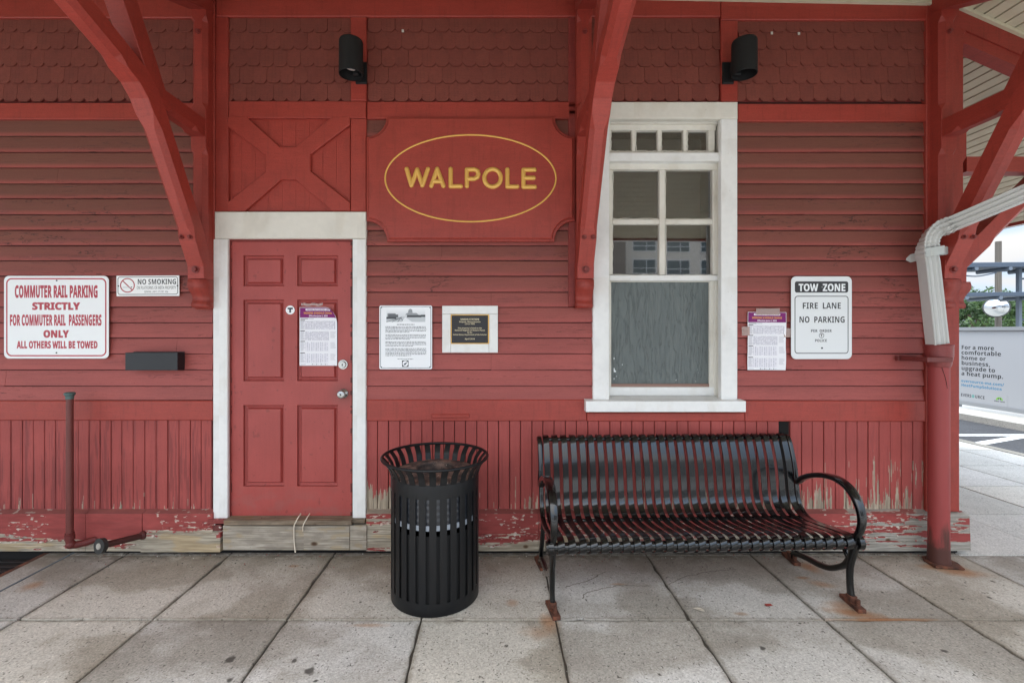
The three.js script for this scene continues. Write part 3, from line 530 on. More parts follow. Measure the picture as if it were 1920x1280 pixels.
// ---------------------------------------------------------------- window
{
  const W = (n, g, m, p) => part(n, g, m, p ?? win);
  const cz = 0.047, z1 = -0.045, z2 = -0.07;
  const win = part('window', pboard(1352.5, 1383.5, 222.6, 752, 0.002, cz - 0.002, 0.005), whitePaint, station);
  W('casing', pboard(1112, 1143, 222.6, 752, 0.002, cz - 0.002, 0.005), whitePaint);
  W('casing', pboard(1112, 1384, 190.5, 222, 0.002, cz, 0.005), whiteOld);
  W('sill', loft([[[X(1098.5, 0.09), Y(772, 0.1), -0.1], [X(1098.5, 0.09), Y(772, 0.1), 0.1], [X(1098.5, 0.09), Y(752, 0.1), 0.1], [X(1098.5, 0.09), Y(742, -0.05), -0.1]], [[X(1397.5, 0.09), Y(772, 0.1), -0.1], [X(1397.5, 0.09), Y(772, 0.1), 0.1], [X(1397.5, 0.09), Y(752, 0.1), 0.1], [X(1397.5, 0.09), Y(742, -0.05), -0.1]]]), whitePaint);
  W('jamb', merged([board(X(1352), X(1356), Y(744, 0), Y(220), -0.14, 0.002, 0.001), board(X(1139), X(1143), Y(744, 0), Y(220), -0.14, 0.002, 0.001), board(X(1139), X(1356), Y(222, 0), Y(218, 0), -0.14, 0.0, 0.001)]), whiteOld);
  const bar = (n, a, b, c, d, z0, z1, m = whiteOld) => W(n, pboard(a, b, c, d, z0, z1, 0.004), m);
  // transom light
  bar('head', 1138, 1352, 216, 231, -0.1, -0.015); bar('stop', 1139, 1141.5, 230, 290, -0.1, -0.02);
  bar('transom_rail', 1140, 1343, 231, 243.5, -0.09, -0.045); bar('transom_rail', 1140, 1341, 283.5, 286, -0.09, -0.045);
  bar('transom_stile', 1140, 1145.5, 243.6, 283.4, -0.09, -0.046); bar('transom_stile', 1329, 1341, 243.6, 283.4, -0.09, -0.046);
  for (const a of [1185, 1233.2, 1281.5]) bar('muntin', a, a + 7.2, 243.6, 283.4, -0.085, -0.05);
  bar('transom_bar', 1139, 1352, 285.6, 301.5, -0.1, 0.01, whitePaint);
  // upper sash
  bar('sash_rail', 1140, 1349, 302.2, 317.5, -0.095, -0.048); bar('meeting_rail', 1140, 1348.5, 515.5, 526, -0.095, -0.03, whitePaint);
  bar('sash_stile', 1140, 1148.4, 317.8, 515.2, -0.095, -0.05); bar('sash_stile', 1337, 1348, 317.8, 515.2, -0.095, -0.05);
  bar('muntin', 1237, 1247.6, 317.8, 515.2, -0.09, -0.052); bar('muntin', 1148.6, 1236.8, 410.8, 420, -0.09, -0.052); bar('muntin', 1247.8, 1336.8, 410.8, 420, -0.09, -0.052);
  bar('stop', 1347, 1352, 302, 745, -0.1, -0.035, whiteOld);
  // panes and their uneven putty
  const pane = (a, b, c, d, z) => { const g = W('pane', pboard(a, b, c, d, z - 0.002, z, 0.0002), glassPane); g.rotation.set(rr(-0.003, 0.003), rr(-0.003, 0.003), 0); return g; };
  const lump = (x0, x1, y0, y1, z) => { for (const [ax, ay, bx, by] of [[x0, y0, x1, y0], [x0, y1, x1, y1], [x0, y0, x0, y1], [x1, y0, x1, y1]]) { const n = 9, pts = []; for (let i = 0; i <= n; i++) pts.push([mix(ax, bx, i / n) + rr(-0.003, 0.003), mix(ay, by, i / n) + rr(-0.003, 0.003), z]); W('putty', tube(pts, 0.0038, 18, 5), whiteOld); } };
  for (const [a, b, c, d, z] of [[1145, 1185, 243, 284, -0.07], [1192, 1233.4, 243, 284, -0.07], [1240, 1281.7, 243, 284, -0.07], [1288.4, 1329.4, 243, 284, -0.07], [1148, 1237.2, 317, 411, -0.072], [1247.4, 1337.2, 317, 411, -0.072], [1148, 1237.2, 419.8, 516, -0.072], [1247.4, 1337.2, 419.8, 516, -0.072]]) {
    pane(a, b, c, d, z); lump(X(a, z) + 0.002, X(b, z) - 0.002, Y(d, z) + 0.002, Y(c, z) - 0.002, z + 0.004);
  }
  part('blind', board(X(1139), X(1352), Y(520), Y(225), -0.34, -0.335, 0.001), std([70, 68, 60], 0.95), win);
  // boarded lower sash
  bar('sash_stile', 1331, 1340, 526.5, 742, -0.12, -0.07); bar('sash_stile', 1340.2, 1347, 526.5, 742, -0.12, -0.055); bar('sash_stile', 1138, 1146.5, 526.5, 742, -0.12, -0.07, whiteOld);
  bar('sash_rail', 1140, 1342, 725.5, 741.5, -0.12, -0.064, whitePaint); bar('sash_rail', 1146, 1332, 526.2, 528.5, -0.12, -0.075, whiteOld);
  const ply = pairTex(512, 512, (u, v) => { const s = fbm(u * 44 + 1.5 * fbm(u * 5, v * 5, 3), v * 9, 4), l = fbm(u * 3, v * 3, 3); const t = Math.abs(fbm(u * 50 + 2 * fbm(u * 6, v * 8, 3), v * 4, 3) - 0.5) < 0.035 ? 1 : 0; let c = mix3([98, 106, 105], [110, 117, 115], clamp(s * 1.6 - 0.3)); c = c.map((q) => q * (0.95 + 0.12 * (l - 0.5) - 0.1 * t)); if ((vn(u * 70, v * 70) > 0.985 && v < 0.2) || (u > 0.03 && u < 0.06 && v < 0.38 && vn(u * 60, v * 40) > 0.8)) c = [226, 230, 232]; return [...c, 130 + 130 * (s - 0.5) - 80 * t]; });
  W('boarding', planUV(pboard(1145.5, 1331.5, 527.5, 720, -0.1, -0.09, 0.001), X(1145.5, -0.09), X(1331.5, -0.09), Y(720, -0.09), Y(527.5, -0.09)), std([255, 255, 255], 0.5, { map: ply[0], bumpMap: ply[1], bumpScale: 0.006 }));
  W('putty', pboard(1146, 1332, 719.5, 726, -0.1, -0.078, 0.004), std([150, 120, 108], 0.8));
}

// ---------------------------------------------------------------- brackets under the eaves
function loftBar(sections, w) {                            // sections: [innerU, innerY, outerU, outerY, chamfer]; across is +-w/2
  return sections.map(([iu, iy, ou, oy, c]) => { const l = Math.hypot(ou - iu, oy - iy), k = c / l, su = ou + (iu - ou) * k, sy = oy + (iy - oy) * k, h = w / 2; return [[iu, iy, -h], [iu, iy, h], [su, sy, h], [ou, oy, h - c], [ou, oy, -h + c], [su, sy, -h]]; });
}
function makeBracket(place, kind) {
  const w = 0.112, C = 0.028, c0 = 0.003, to = (rings) => loft(rings.map((r) => r.map(place)));
  const strutPts = kind === 'side'
    ? [[0.11, 2.06], [0.3, 2.24], [0.36, 2.3], [0.62, 2.56], [0.72, 2.66], [1.42, 3.36]]
    : [[0.152, 2.05], [0.25, 2.235], [0.285, 2.3], [0.585, 2.83], [0.63, 2.91], [0.672, 2.975], [0.74, 3.035], [0.82, 3.068], [0.88, 3.09], [1.66, 3.38]];
  const cs = kind === 'side' ? [c0, c0, C, C, c0, c0] : [c0, c0, C, C, c0, c0, c0, c0, C, C];
  const sec = strutPts.map((p, i) => {
    const a = strutPts[Math.max(0, i - 1)], b = strutPts[Math.min(strutPts.length - 1, i + 1)], d = Math.hypot(b[0] - a[0], b[1] - a[1]), n = [(b[1] - a[1]) / d, -(b[0] - a[0]) / d];
    return [p[0] - n[0] * 0.12, p[1] - n[1] * 0.12, p[0], p[1], cs[i]];
  });
  if (kind !== 'side') sec[0] = [0.06, 2.05, 0.152, 2.05, c0];
  const root = part('bracket', to(loftBar(sec, w)), redTrim, station);
  const sub = (n, g, m = redTrim) => part(n, g, m, root);
  // wall post with chamfered stops
  const py = [1.975, 2.02, 2.06, 2.86, 2.9, 3.18, 3.22, soffitY(0.13) - 0.18, soffitY(0.13) - 0.14, soffitY(0.13) - 0.004], pc = [c0, c0, C, C, c0, c0, C, C, c0, c0];
  sub('post', to(loftBar(py.map((y, i) => [0.036, y, 0.128, y, pc[i]]), w - 0.005)), redTrimB);
  if (kind !== 'side') {
    sub('tie', to(loftBar([[0.129, 3.1, 0.129, 2.98, c0], [0.2, 3.1, 0.2, 2.98, c0], [0.24, 3.1, 0.24, 2.98, C], [0.46, 3.1, 0.46, 2.98, C], [0.5, 3.1, 0.5, 2.98, c0], [0.585, 3.1, 0.585, 2.98, c0]], w * 0.94)), redTrimB);
    const e = (u, y) => [u - 0.105, y + 0.058, u, y, c0];
    sub('strut', to(loftBar([e(0.62, 3.02), e(0.95, soffitY(0.95) - 0.03)], w * 0.96)), redTrimB);
    sub('foot_block', to(loftBar([[0.04, 1.978, 0.154, 1.978, c0], [0.04, 2.1, 0.16, 2.1, c0]], w + 0.004)));
  } else {
    sub('tie', to(loftBar([[0.129, 2.9, 0.129, 2.79, c0], [0.86, 2.9, 0.8, 2.79, c0]], w * 0.94)), redTrimB);
    sub('foot_block', to(loftBar([[0.04, 1.978, 0.12, 1.978, c0], [0.04, 2.12, 0.13, 2.12, c0]], w + 0.004)));
  }
  const cp = [[1.974, 0.15], [1.95, 0.158], [1.925, 0.157], [1.905, 0.147], [1.885, 0.128], [1.86, 0.108], [1.838, 0.1], [1.82, 0.104], [1.812, 0.112], [1.795, 0.118], [1.78, 0.113], [1.775, 0.1]];
  sub('corbel', smoothLoft(cp.map(([y, u]) => [[0.004, y, -w / 2 - 0.002], [u, y, -w / 2 - 0.002], [u, y, w / 2 + 0.002], [0.004, y, w / 2 + 0.002]].map(place))), redTrimB);
  const bm = painted([140, 56, 50], 0.5);
  const bo = (u, y, s, r) => { const g = merged([cyl(r * 1.5, r * 1.5, 0.005, 16), cyl(r, r * 0.9, 0.02, 6).translate(0, 0.01, 0)]).rotateZ(-Math.PI / 2); const q = g.attributes.position; for (let i = 0; i < q.count; i++) { const p = place([q.getX(i) + u, q.getY(i) + y, q.getZ(i) + s]); q.setXYZ(i, ...p); } g.computeVertexNormals(); sub('bolt', g, bm); };
  bo(kind === 'side' ? 0.128 : 0.158, 2.04, 0, 0.018);
  if (kind !== 'side') { bo(0.262, 2.245, -0.03, 0.011); bo(0.262, 2.245, 0.03, 0.011); bo(0.13, 3.72, 0, 0.012); }
  return root;
}
const frontAt = (x) => ([u, y, s]) => [x + s, y, u];
const sideAt = (z) => ([u, y, s]) => [CORNER + u + 0.0, y, z - s];
for (const x of [X(369, 0.14), X(1097.5, 0.14), X(1784, 0.14)]) makeBracket(frontAt(x), 'front');
makeBracket(sideAt(-0.085), 'side');

// ---------------------------------------------------------------- roof and soffit
{
  const o = []; const e = soffitY(EAVE) + 0.12, r = TOP + 0.12 + SLOPE * 4.6, ex = CORNER + EAVE, zb = -9.2 - EAVE;
  quad(o, [BLEFT - 1, e, EAVE], [ex, e, EAVE], [CORNER - 4.6, r, -4.6], [BLEFT - 1, r, -4.6]);
  o.push(ex, e, EAVE, ex, e, zb, CORNER - 4.6, r, -4.6);
  quad(o, [ex, e, zb], [BLEFT - 1, e, zb], [BLEFT - 1, r, -4.6], [CORNER - 4.6, r, -4.6]);
  o.push(BLEFT - 1, e, EAVE, BLEFT - 1, r, -4.6, BLEFT - 1, e, zb);
  quad(o, [BLEFT - 1, e - 0.02, EAVE], [BLEFT - 1, e - 0.02, zb], [ex, e - 0.02, zb], [ex, e - 0.02, EAVE]);
  const roofM = std([40, 38, 36], 0.9, { map: clonedTex(concreteTile[0], 1, 1) });
  // the underside sheet follows the slopes, so close the roof shell with the soffit backing instead of a flat lid
  o.length -= 18;
  const S = (u) => soffitY(u) + 0.03;
  quad(o, [BLEFT - 1, S(0), 0], [CORNER, S(0), 0], [ex, S(EAVE), EAVE], [BLEFT - 1, S(EAVE), EAVE]);
  quad(o, [CORNER, S(0), 0], [CORNER, S(0), -9.2], [ex, S(EAVE), zb], [ex, S(EAVE), EAVE]);
  const roof = part('roof', fromTris(o), roofM, station);
  const n = 35, pitch = EAVE / n;
  for (let k = 0; k < n; k++) {
    const u0 = k * pitch + 0.006, u1 = (k + 1) * pitch - 0.006, y0 = soffitY(u0), y1 = soffitY(u1), t = 0.014, c = cream;
    const v0 = k * pitch + 0.0018, v1 = (k + 1) * pitch - 0.0018;
    part('soffit_board', loft([[[BLEFT - 1, soffitY(v0), v0], [BLEFT - 1, soffitY(v1), v1], [BLEFT - 1, soffitY(v1) + t, v1], [BLEFT - 1, soffitY(v0) + t, v0]], [[CORNER + v0 - 0.004, soffitY(v0), v0], [CORNER + v1 - 0.004, soffitY(v1), v1], [CORNER + v1 - 0.004, soffitY(v1) + t, v1], [CORNER + v0 - 0.004, soffitY(v0) + t, v0]]]), c, roof);
    part('soffit_board', loft([[[CORNER + u0, y0, -9], [CORNER + u1, y1, -9], [CORNER + u1, y1 + t, -9], [CORNER + u0, y0 + t, -9]], [[CORNER + u0, y0, u0 - 0.004], [CORNER + u1, y1, u1 - 0.004], [CORNER + u1, y1 + t, u1 - 0.004], [CORNER + u0, y0 + t, u0 - 0.004]]]), c, roof);
  }
  const f = (a, b) => { const d = [b[0] - a[0], b[1] - a[1]], l = Math.hypot(...d), nx = d[1] / l * 0.02, nz = -d[0] / l * 0.02, y0 = soffitY(EAVE) - 0.03, y1 = e + 0.02; return loft([[[a[0], y0, a[1]], [a[0] + nx, y0, a[1] + nz], [a[0] + nx, y1, a[1] + nz], [a[0], y1, a[1]]], [[b[0], y0, b[1]], [b[0] + nx, y0, b[1] + nz], [b[0] + nx, y1, b[1] + nz], [b[0], y1, b[1]]]]); };
  part('fascia', f([BLEFT - 1, EAVE + 0.002], [ex + 0.02, EAVE + 0.002]).translate(0, 0, 0.02), redTrim, roof);
  part('fascia', f([ex + 0.002, zb], [ex + 0.002, EAVE]).translate(0.0, 0, 0), redTrim, roof);
  const gut = (a, b) => { const y = e - 0.03; return (a[1] === b[1]) ? board(a[0], b[0], y - 0.11, y, a[1], a[1] + 0.12, 0.02) : board(a[0], a[0] + 0.12, y - 0.11, y, a[1], b[1], 0.02); };
  part('gutter', gut([BLEFT - 1, EAVE + 0.03], [ex + 0.16, EAVE + 0.03]), spout, roof);
  part('gutter', gut([ex + 0.03, zb], [ex + 0.03, EAVE + 0.02]), spout, roof);
  // cream moulding where soffit and wall meet; a rafter over the side bracket carries the same moulding
  part('moulding', loft([[[X(1180, 0.04), Y(-3, 0.05), 0.037], [X(1180, 0.04), Y(-3, 0.05), 0.06], [X(1180, 0.04), Y(-12, 0.05), 0.06], [X(1180, 0.04), Y(-12, 0.05), 0.037]], [[X(1752, 0.04), Y(8.5, 0.05), 0.037], [X(1752, 0.04), Y(8.5, 0.05), 0.06], [X(1752, 0.04), Y(-2, 0.05), 0.06], [X(1752, 0.04), Y(-2, 0.05), 0.037]]]), cream, roof);
  const raf = (d0, d1, z0, z1) => { const a = CORNER + 0.04, b = CORNER + EAVE - 0.02, q = (x, d) => soffitY(x - CORNER) - d; return loft([[[a, q(a, d1), z0], [a, q(a, d1), z1], [a, q(a, d0), z1], [a, q(a, d0), z0]], [[b, q(b, d1), z0], [b, q(b, d1), z1], [b, q(b, d0), z1], [b, q(b, d0), z0]]]); };
  part('rafter', raf(0.004, 0.15, -0.15, -0.03), redTrimB, roof);
  part('rafter', raf(0.152, 0.24, -0.14, -0.04), redTrimB, roof);
  part('moulding', raf(0.001, 0.026, -0.029, -0.005), cream, roof);
  // rafter above each front bracket
  for (const x of [X(369, 0.14), X(1097.5, 0.14), X(1784, 0.14)]) { const q = (u, d) => soffitY(u) - d; part('rafter', loft([[[x - 0.0597, q(0.06, 0.1), 0.06], [x + 0.0597, q(0.06, 0.1), 0.06], [x + 0.0597, q(0.06, 0.003), 0.06], [x - 0.0597, q(0.06, 0.003), 0.06]], [[x - 0.0597, q(2.6, 0.1), 2.6], [x + 0.0597, q(2.6, 0.1), 2.6], [x + 0.0597, q(2.6, 0.003), 2.6], [x - 0.0597, q(2.6, 0.003), 2.6]]]), redTrimB, roof); }
}
// ---------------------------------------------------------------- signs and papers on the wall
const fit = (g, text, x, y, width, font, color, align = 'center', heavy = 0) => { // text squeezed or stretched to a given width
  g.save(); g.font = font; g.fillStyle = color; const w = g.measureText(text).width; g.translate(x, y); g.scale(width / w, 1); g.textAlign = align; g.textBaseline = 'alphabetic'; g.fillText(text, 0, 0); if (heavy) { g.lineWidth = heavy; g.lineJoin = 'round'; g.strokeStyle = color; g.strokeText(text, 0, 0); } g.restore();
};
const rrPath = (g, x, y, w, h, r) => { g.beginPath(); g.roundRect(x, y, w, h, r); };
// a sheet-metal sign with its print on the front; centre and size from the photograph
function plate(t, px0, px1, py0, py1, z, r, mat, thick = 0.004) {
  const w = X(px1, z) - X(px0, z), h = Y(py0, z) - Y(py1, z);
  t.position.set((X(px0, z) + X(px1, z)) / 2, (Y(py0, z) + Y(py1, z)) / 2, z - thick);
  const g = extrude(roundRect(w, h, r), thick, 0.0008); planUV(g, -w / 2, w / 2, -h / 2, h / 2);
  return [part('plate', g, mat, t), w, h];
}
const screw = (t, x, y, z, m = blackMatte, r = 0.006) => part('screw', moved(cyl(r, r * 0.8, 0.004, 10).rotateX(Math.PI / 2), x, y, z), m, t);
{ // parking notice
  const tx = canvasTex(1024, 810, (g, w, h) => {
    g.fillStyle = '#f2f4f4'; g.fillRect(0, 0, w, h); g.lineWidth = 13; g.strokeStyle = '#b3202f'; rrPath(g, 28, 28, w - 56, h - 56, 48); g.stroke();
    const c = '#b02236', f = (s) => 'bold ' + s + 'px sans-serif';
    fit(g, 'COMMUTER RAIL PARKING', 512, 210, 815, f(158), c, 'center', 9); fit(g, 'STRICTLY', 508, 330, 466, f(94), c, 'center', 7); fit(g, 'FOR COMMUTER RAIL  PASSENGERS', 505, 484, 900, f(140), c, 'center', 8); fit(g, 'ONLY', 508, 602, 248, f(94), c, 'center', 7); fit(g, 'ALL OTHERS WILL BE TOWED', 522, 708, 790, f(94), c, 'center', 6);
  });
  const t = thing('parking_sign', 'large white sign with red words on commuter rail parking, beside the left edge', 'sign');
  const [, w, h] = plate(t, 6.5, 203, 517, 672, 0.04, 0.035, signFace(tx)); screw(t, 0.003, h / 2 - 0.034, 0.005); screw(t, 0.002, -h / 2 + 0.042, 0.005);
}
{ // no smoking
  const tx = canvasTex(1024, 340, (g, w, h) => {
    g.fillStyle = '#f4f4f2'; g.fillRect(0, 0, w, h); g.lineWidth = 9; g.strokeStyle = '#1c1c1e'; rrPath(g, 26, 24, w - 52, h - 54, 34); g.stroke();
    g.strokeStyle = '#a8222c'; g.lineWidth = 17; g.beginPath(); g.arc(180, 160, 112, 0, 7); g.stroke(); g.beginPath(); g.moveTo(102, 82); g.lineTo(258, 238); g.stroke();
    g.fillStyle = '#b9b9b9'; g.fillRect(100, 182, 130, 5); g.fillRect(100, 196, 130, 5); g.fillStyle = '#333'; g.fillRect(236, 182, 22, 16);
    const c = '#232325'; fit(g, 'NO SMOKING', 660, 144, 640, 'bold 118px sans-serif', c); fit(g, 'ON PLATFORMS OR MBTA PROPERTY', 650, 226, 640, '72px sans-serif', c); fit(g, 'GENERAL LAW C.272 SEC. 43a', 646, 284, 390, '46px sans-serif', '#444');
  });
  const t = thing('no_smoking_sign', 'small white no smoking sign with a red barred circle, right of the parking sign', 'sign');
  const [, w] = plate(t, 217.5, 335.5, 516.5, 555, 0.036, 0.003, signFace(tx)); screw(t, -w / 2 + 0.014, 0, 0.005); screw(t, w / 2 - 0.012, 0, 0.005); t.rotation.z = 0.006;
}
{ // tow zone
  const tx = canvasTex(760, 1024, (g, w, h) => {
    g.fillStyle = '#e6e9ea'; g.fillRect(0, 0, w, h); g.fillStyle = '#232327'; rrPath(g, 46, 62, w - 92, 138, 26); g.fill();
    fit(g, 'TOW  ZONE', 388, 182, 590, 'bold 124px sans-serif', '#f0f2f3', 'center', 4);
    g.lineWidth = 9; g.strokeStyle = '#232327'; rrPath(g, 48, 246, w - 96, h - 318, 34); g.stroke();
    const c = '#1e1e22'; fit(g, 'FIRE  LANE', 382, 400, 490, 'bold 104px sans-serif', c); fit(g, 'NO  PARKING', 386, 572, 580, 'bold 104px sans-serif', c); fit(g, 'PER  ORDER', 376, 690, 262, 'bold 44px sans-serif', c);
    g.lineWidth = 5; g.beginPath(); g.arc(380, 732, 29, 0, 7); g.stroke(); fit(g, 'T', 380, 748, 34, 'bold 46px sans-serif', c); fit(g, 'POLICE', 372, 810, 152, 'bold 44px sans-serif', c);
  });
  const t = thing('tow_zone_sign', 'white and black tow zone and fire lane sign between window and downspout', 'sign');
  const [, w, h] = plate(t, 1484, 1598, 518, 673, 0.04, 0.036, signFace(tx)); screw(t, 0.003, -h / 2 + 0.08, 0.005, blackMatte, 0.007); screw(t, 0.002, h / 2 - 0.078, 0.005, chrome, 0.006);
}
// historical notice: a grey picture over blocks of small print
{
  const tx = canvasTex(840, 1024, (g, w, h) => {
    g.fillStyle = '#f3f5f7'; g.fillRect(0, 0, w, h); g.lineWidth = 7; g.strokeStyle = '#2b3346'; rrPath(g, 20, 18, w - 40, h - 40, 22); g.stroke();
    const r = rng(5);
    const sk = g.createLinearGradient(0, 60, 0, 170); sk.addColorStop(0, '#f3f5f7'); sk.addColorStop(1, '#d9dde0'); g.fillStyle = sk; g.fillRect(112, 60, 620, 120);
    g.fillStyle = '#c4c8cb'; g.fillRect(112, 180, 620, 84); g.fillStyle = '#74787c'; g.fillRect(130, 128, 130, 62); g.fillStyle = '#55595d'; g.fillRect(150, 146, 150, 46);
    g.fillStyle = '#8f9396'; g.beginPath(); g.moveTo(455, 120); g.lineTo(468, 66); g.lineTo(495, 54); g.lineTo(522, 66); g.lineTo(530, 120); g.fill(); g.beginPath(); g.moveTo(440, 122); g.lineTo(590, 122); g.lineTo(630, 152); g.lineTo(410, 152); g.fill();
    g.fillStyle = '#33373c'; g.fillRect(440, 154, 230, 36); g.fillRect(112, 186, 160, 30); g.fillRect(660, 150, 72, 34);
    g.strokeStyle = '#4a4e52'; g.lineWidth = 8; for (const k of [0, 1, 2, 3]) { g.beginPath(); g.moveTo(360 - k * 6, 190); g.lineTo(112 + k * 90, 264); g.stroke(); }
    g.fillStyle = '#e9ecee'; g.beginPath(); g.moveTo(420, 190); g.lineTo(520, 264); g.lineTo(360, 264); g.lineTo(408, 190); g.fill();
    const line = (x, y, wd, hgt, col) => { let q = x; while (q < x + wd) { const l = 12 + r() * 34; g.fillStyle = col; g.fillRect(q, y + r() * 2, Math.min(l, x + wd - q), hgt - 2 + r() * 3); q += l + 7; } };
    line(280, 300, 285, 11, '#35383f');
    let y = 336; for (const n of [5, 4, 4, 6]) { for (let k = 0; k < n; k++) { line(98, y, k === n - 1 ? 300 + r() * 200 : 640 + r() * 12, 10, '#50535b'); y += 22; } y += 22; }
    line(290, 855, 250, 9, '#6a6d74');
    g.fillStyle = '#1d2430'; g.fillRect(362, 882, 104, 104); g.fillStyle = '#f3f5f7'; rrPath(g, 370, 890, 88, 88, 40); g.fill(); g.fillStyle = '#39424f'; g.beginPath(); g.ellipse(410, 940, 24, 13, -0.5, 0, 7); g.fill(); g.beginPath(); g.ellipse(430, 920, 12, 8, -0.9, 0, 7); g.fill();
  });
  const t = thing('history_notice', 'white upright notice with an old grey station picture above small print', 'notice');
  const [, w, h] = plate(t, 711, 810, 572.5, 692, 0.038, 0.012, signFace(tx)); for (const sx of [-1, 1]) for (const sy of [-1, 1]) screw(t, sx * (w / 2 - 0.016), sy * (h / 2 - 0.016), 0.005, blackMatte, 0.004);
}
{ // plaque
  const t = thing('bronze_plaque', 'dark bronze plaque with gold words on a square white board', 'plaque', [X(881, 0.04), Y(617, 0.04), 0.02]);
  const b = (n, a, c, d, e, z0, z1, m) => part(n, board(X(a, 0.04) - t.position.x, X(c, 0.04) - t.position.x, Y(e, 0.04) - t.position.y, Y(d, 0.04) - t.position.y, z0, z1, 0.0025), m, t);
  b('backing_board', 829, 933.5, 573, 588.3, 0.002, 0.022, whitePaint); b('backing_board', 829, 845, 588.6, 661, 0.002, 0.022, whitePaint); b('backing_board', 917, 933.5, 588.6, 661, 0.002, 0.022, whitePaint); b('backing_board', 845.4, 916.6, 588.6, 661, 0.002, 0.0215, whitePaint);
  b('rim', 845.4, 917, 589.4, 644.6, 0.021, 0.03, gold);
  const tx = canvasTex(1024, 800, (g, w, h) => {
    g.fillStyle = '#2c2a2c'; g.fillRect(0, 0, w, h); const r = rng(9); for (let k = 0; k < 6000; k++) { g.fillStyle = r() > 0.5 ? '#3a3638' : '#221f21'; g.fillRect(r() * w, r() * h, 3, 3); }
    const c = '#d9c9a4', f = (s) => 'bold ' + s + 'px sans-serif'; const L = (s, y, wd, z) => fit(g, s, 512, y, wd, f(z), c);
    L('UNION STATION', 140, 530, 74); L('Walpole, Massachusetts', 206, 600, 56); L('Circa 1883', 264, 280, 54); L('This property is listed on the', 386, 680, 52); L('National Register of Historic Places', 450, 850, 52); L('by the', 510, 140, 50); L('United States Department of the Interior', 574, 950, 50); L('April 2016', 700, 280, 56);
  });
  const fw = X(915.4, 0.05) - X(847, 0.05), fh = Y(591, 0.05) - Y(643, 0.05);
  part('face', planUV(board(-fw / 2, fw / 2, -fh / 2, fh / 2, 0.025, 0.0315, 0.001), -fw / 2, fw / 2, -fh / 2, fh / 2), phys([255, 255, 255], 0.45, { map: tx, metalness: 0.25 }), t);
  for (const sx of [-1, 1]) for (const sy of [-1, 1]) { screw(t, sx * (fw / 2 - 0.014), sy * (fh / 2 - 0.014), 0.0325, std([60, 52, 54], 0.4, { metalness: 0.5 }), 0.005); }
}
// timetable papers
const timetable = canvasTex(640, 980, (g, w, h) => {
  g.fillStyle = '#f1f1f5'; g.fillRect(0, 0, w, h); g.fillStyle = '#7d1b6b'; g.fillRect(6, 6, w - 12, 168);
  g.fillStyle = '#f4f0f6'; rrPath(g, 100, 22, 440, 34, 17); g.fill(); fit(g, 'FRANKLIN/FOXBORO LINE', 320, 50, 400, 'bold 32px sans-serif', '#6b2a68');
  fit(g, 'WEEKEND SCHEDULE CHANGE', 320, 112, 500, 'bold 46px sans-serif', '#f0b14e'); fit(g, 'Effective June 2, 2025', 320, 158, 320, 'bold 40px sans-serif', '#f7f4f8');
  const r = rng(31); g.fillStyle = '#33303a'; g.fillRect(16, 186, 130, 10); g.fillStyle = '#9a98a2'; g.fillRect(152, 186, 90, 8);
  [[212, 24, 150], [388, 22, 160], [566, 11, 160], [760, 11, 165]].forEach(([y0, n, hh], q) => {
    g.fillStyle = '#2c2934'; g.fillRect(14, y0, 78, 12); const x1 = q === 0 ? 610 : 500;
    for (let k = 0; k < 13; k++) { g.fillStyle = '#a9a7b2'; g.fillRect(14, y0 + 20 + k * hh / 14, 50 + r() * 20, 5); }
    for (let c = 0; c < n; c++) { const x = 84 + c * (x1 - 84) / n, wd = (x1 - 84) / n; g.fillStyle = c % 2 ? '#e3e2ea' : '#ecebf1'; g.fillRect(x, y0 + 16, wd, hh - 6); for (let k = 0; k < 13; k++) if (r() > 0.25) { g.fillStyle = '#8d8b98'; g.fillRect(x + 3, y0 + 20 + k * hh / 14, Math.min(14, wd - 6), 4); } }
    if (q) for (let k = 0; k < 8; k++) { g.fillStyle = '#b0aeb8'; g.fillRect(524, y0 + 22 + k * 14, 60 + r() * 38, 4); }
  });
  g.fillStyle = '#9a98a2'; g.fillRect(16, 955, 90, 6); for (const x of [210, 280, 360, 430]) { g.fillStyle = '#2c2934'; g.fillRect(x, 952, 16, 12); g.fillStyle = '#9a98a2'; g.fillRect(x + 20, 956, 36, 5); }
});
function sheet(w, h, nx, ny, bend) {
  const P = (i, j, k) => { const u = i / nx, v = j / ny; const [dx, dy, dz] = bend(u, v); return [(u - 0.5) * w + dx, (v - 0.5) * h + dy, dz + k * 0.0005]; };
  const o = [], uv = [], add = (...q) => { for (const [i, j, k] of q) { o.push(...P(i, j, k)); uv.push(i / nx, j / ny); } };
  for (const k of [1, 0]) for (let i = 0; i < nx; i++) for (let j = 0; j < ny; j++) { const a = [i, j, k], b = [i + 1, j, k], c = [i + 1, j + 1, k], d = [i, j + 1, k]; if (k) add(a, b, c, a, c, d); else add(a, c, b, a, d, c); }
  const g = new THREE.BufferGeometry(); g.setAttribute('position', new THREE.Float32BufferAttribute(o, 3)); g.setAttribute('uv', new THREE.Float32BufferAttribute(uv, 2)); g.computeVertexNormals(); return g;
}
const tape = phys([240, 226, 220], 0.2, { transmission: 0.75, thickness: 0, ior: 1.45 });
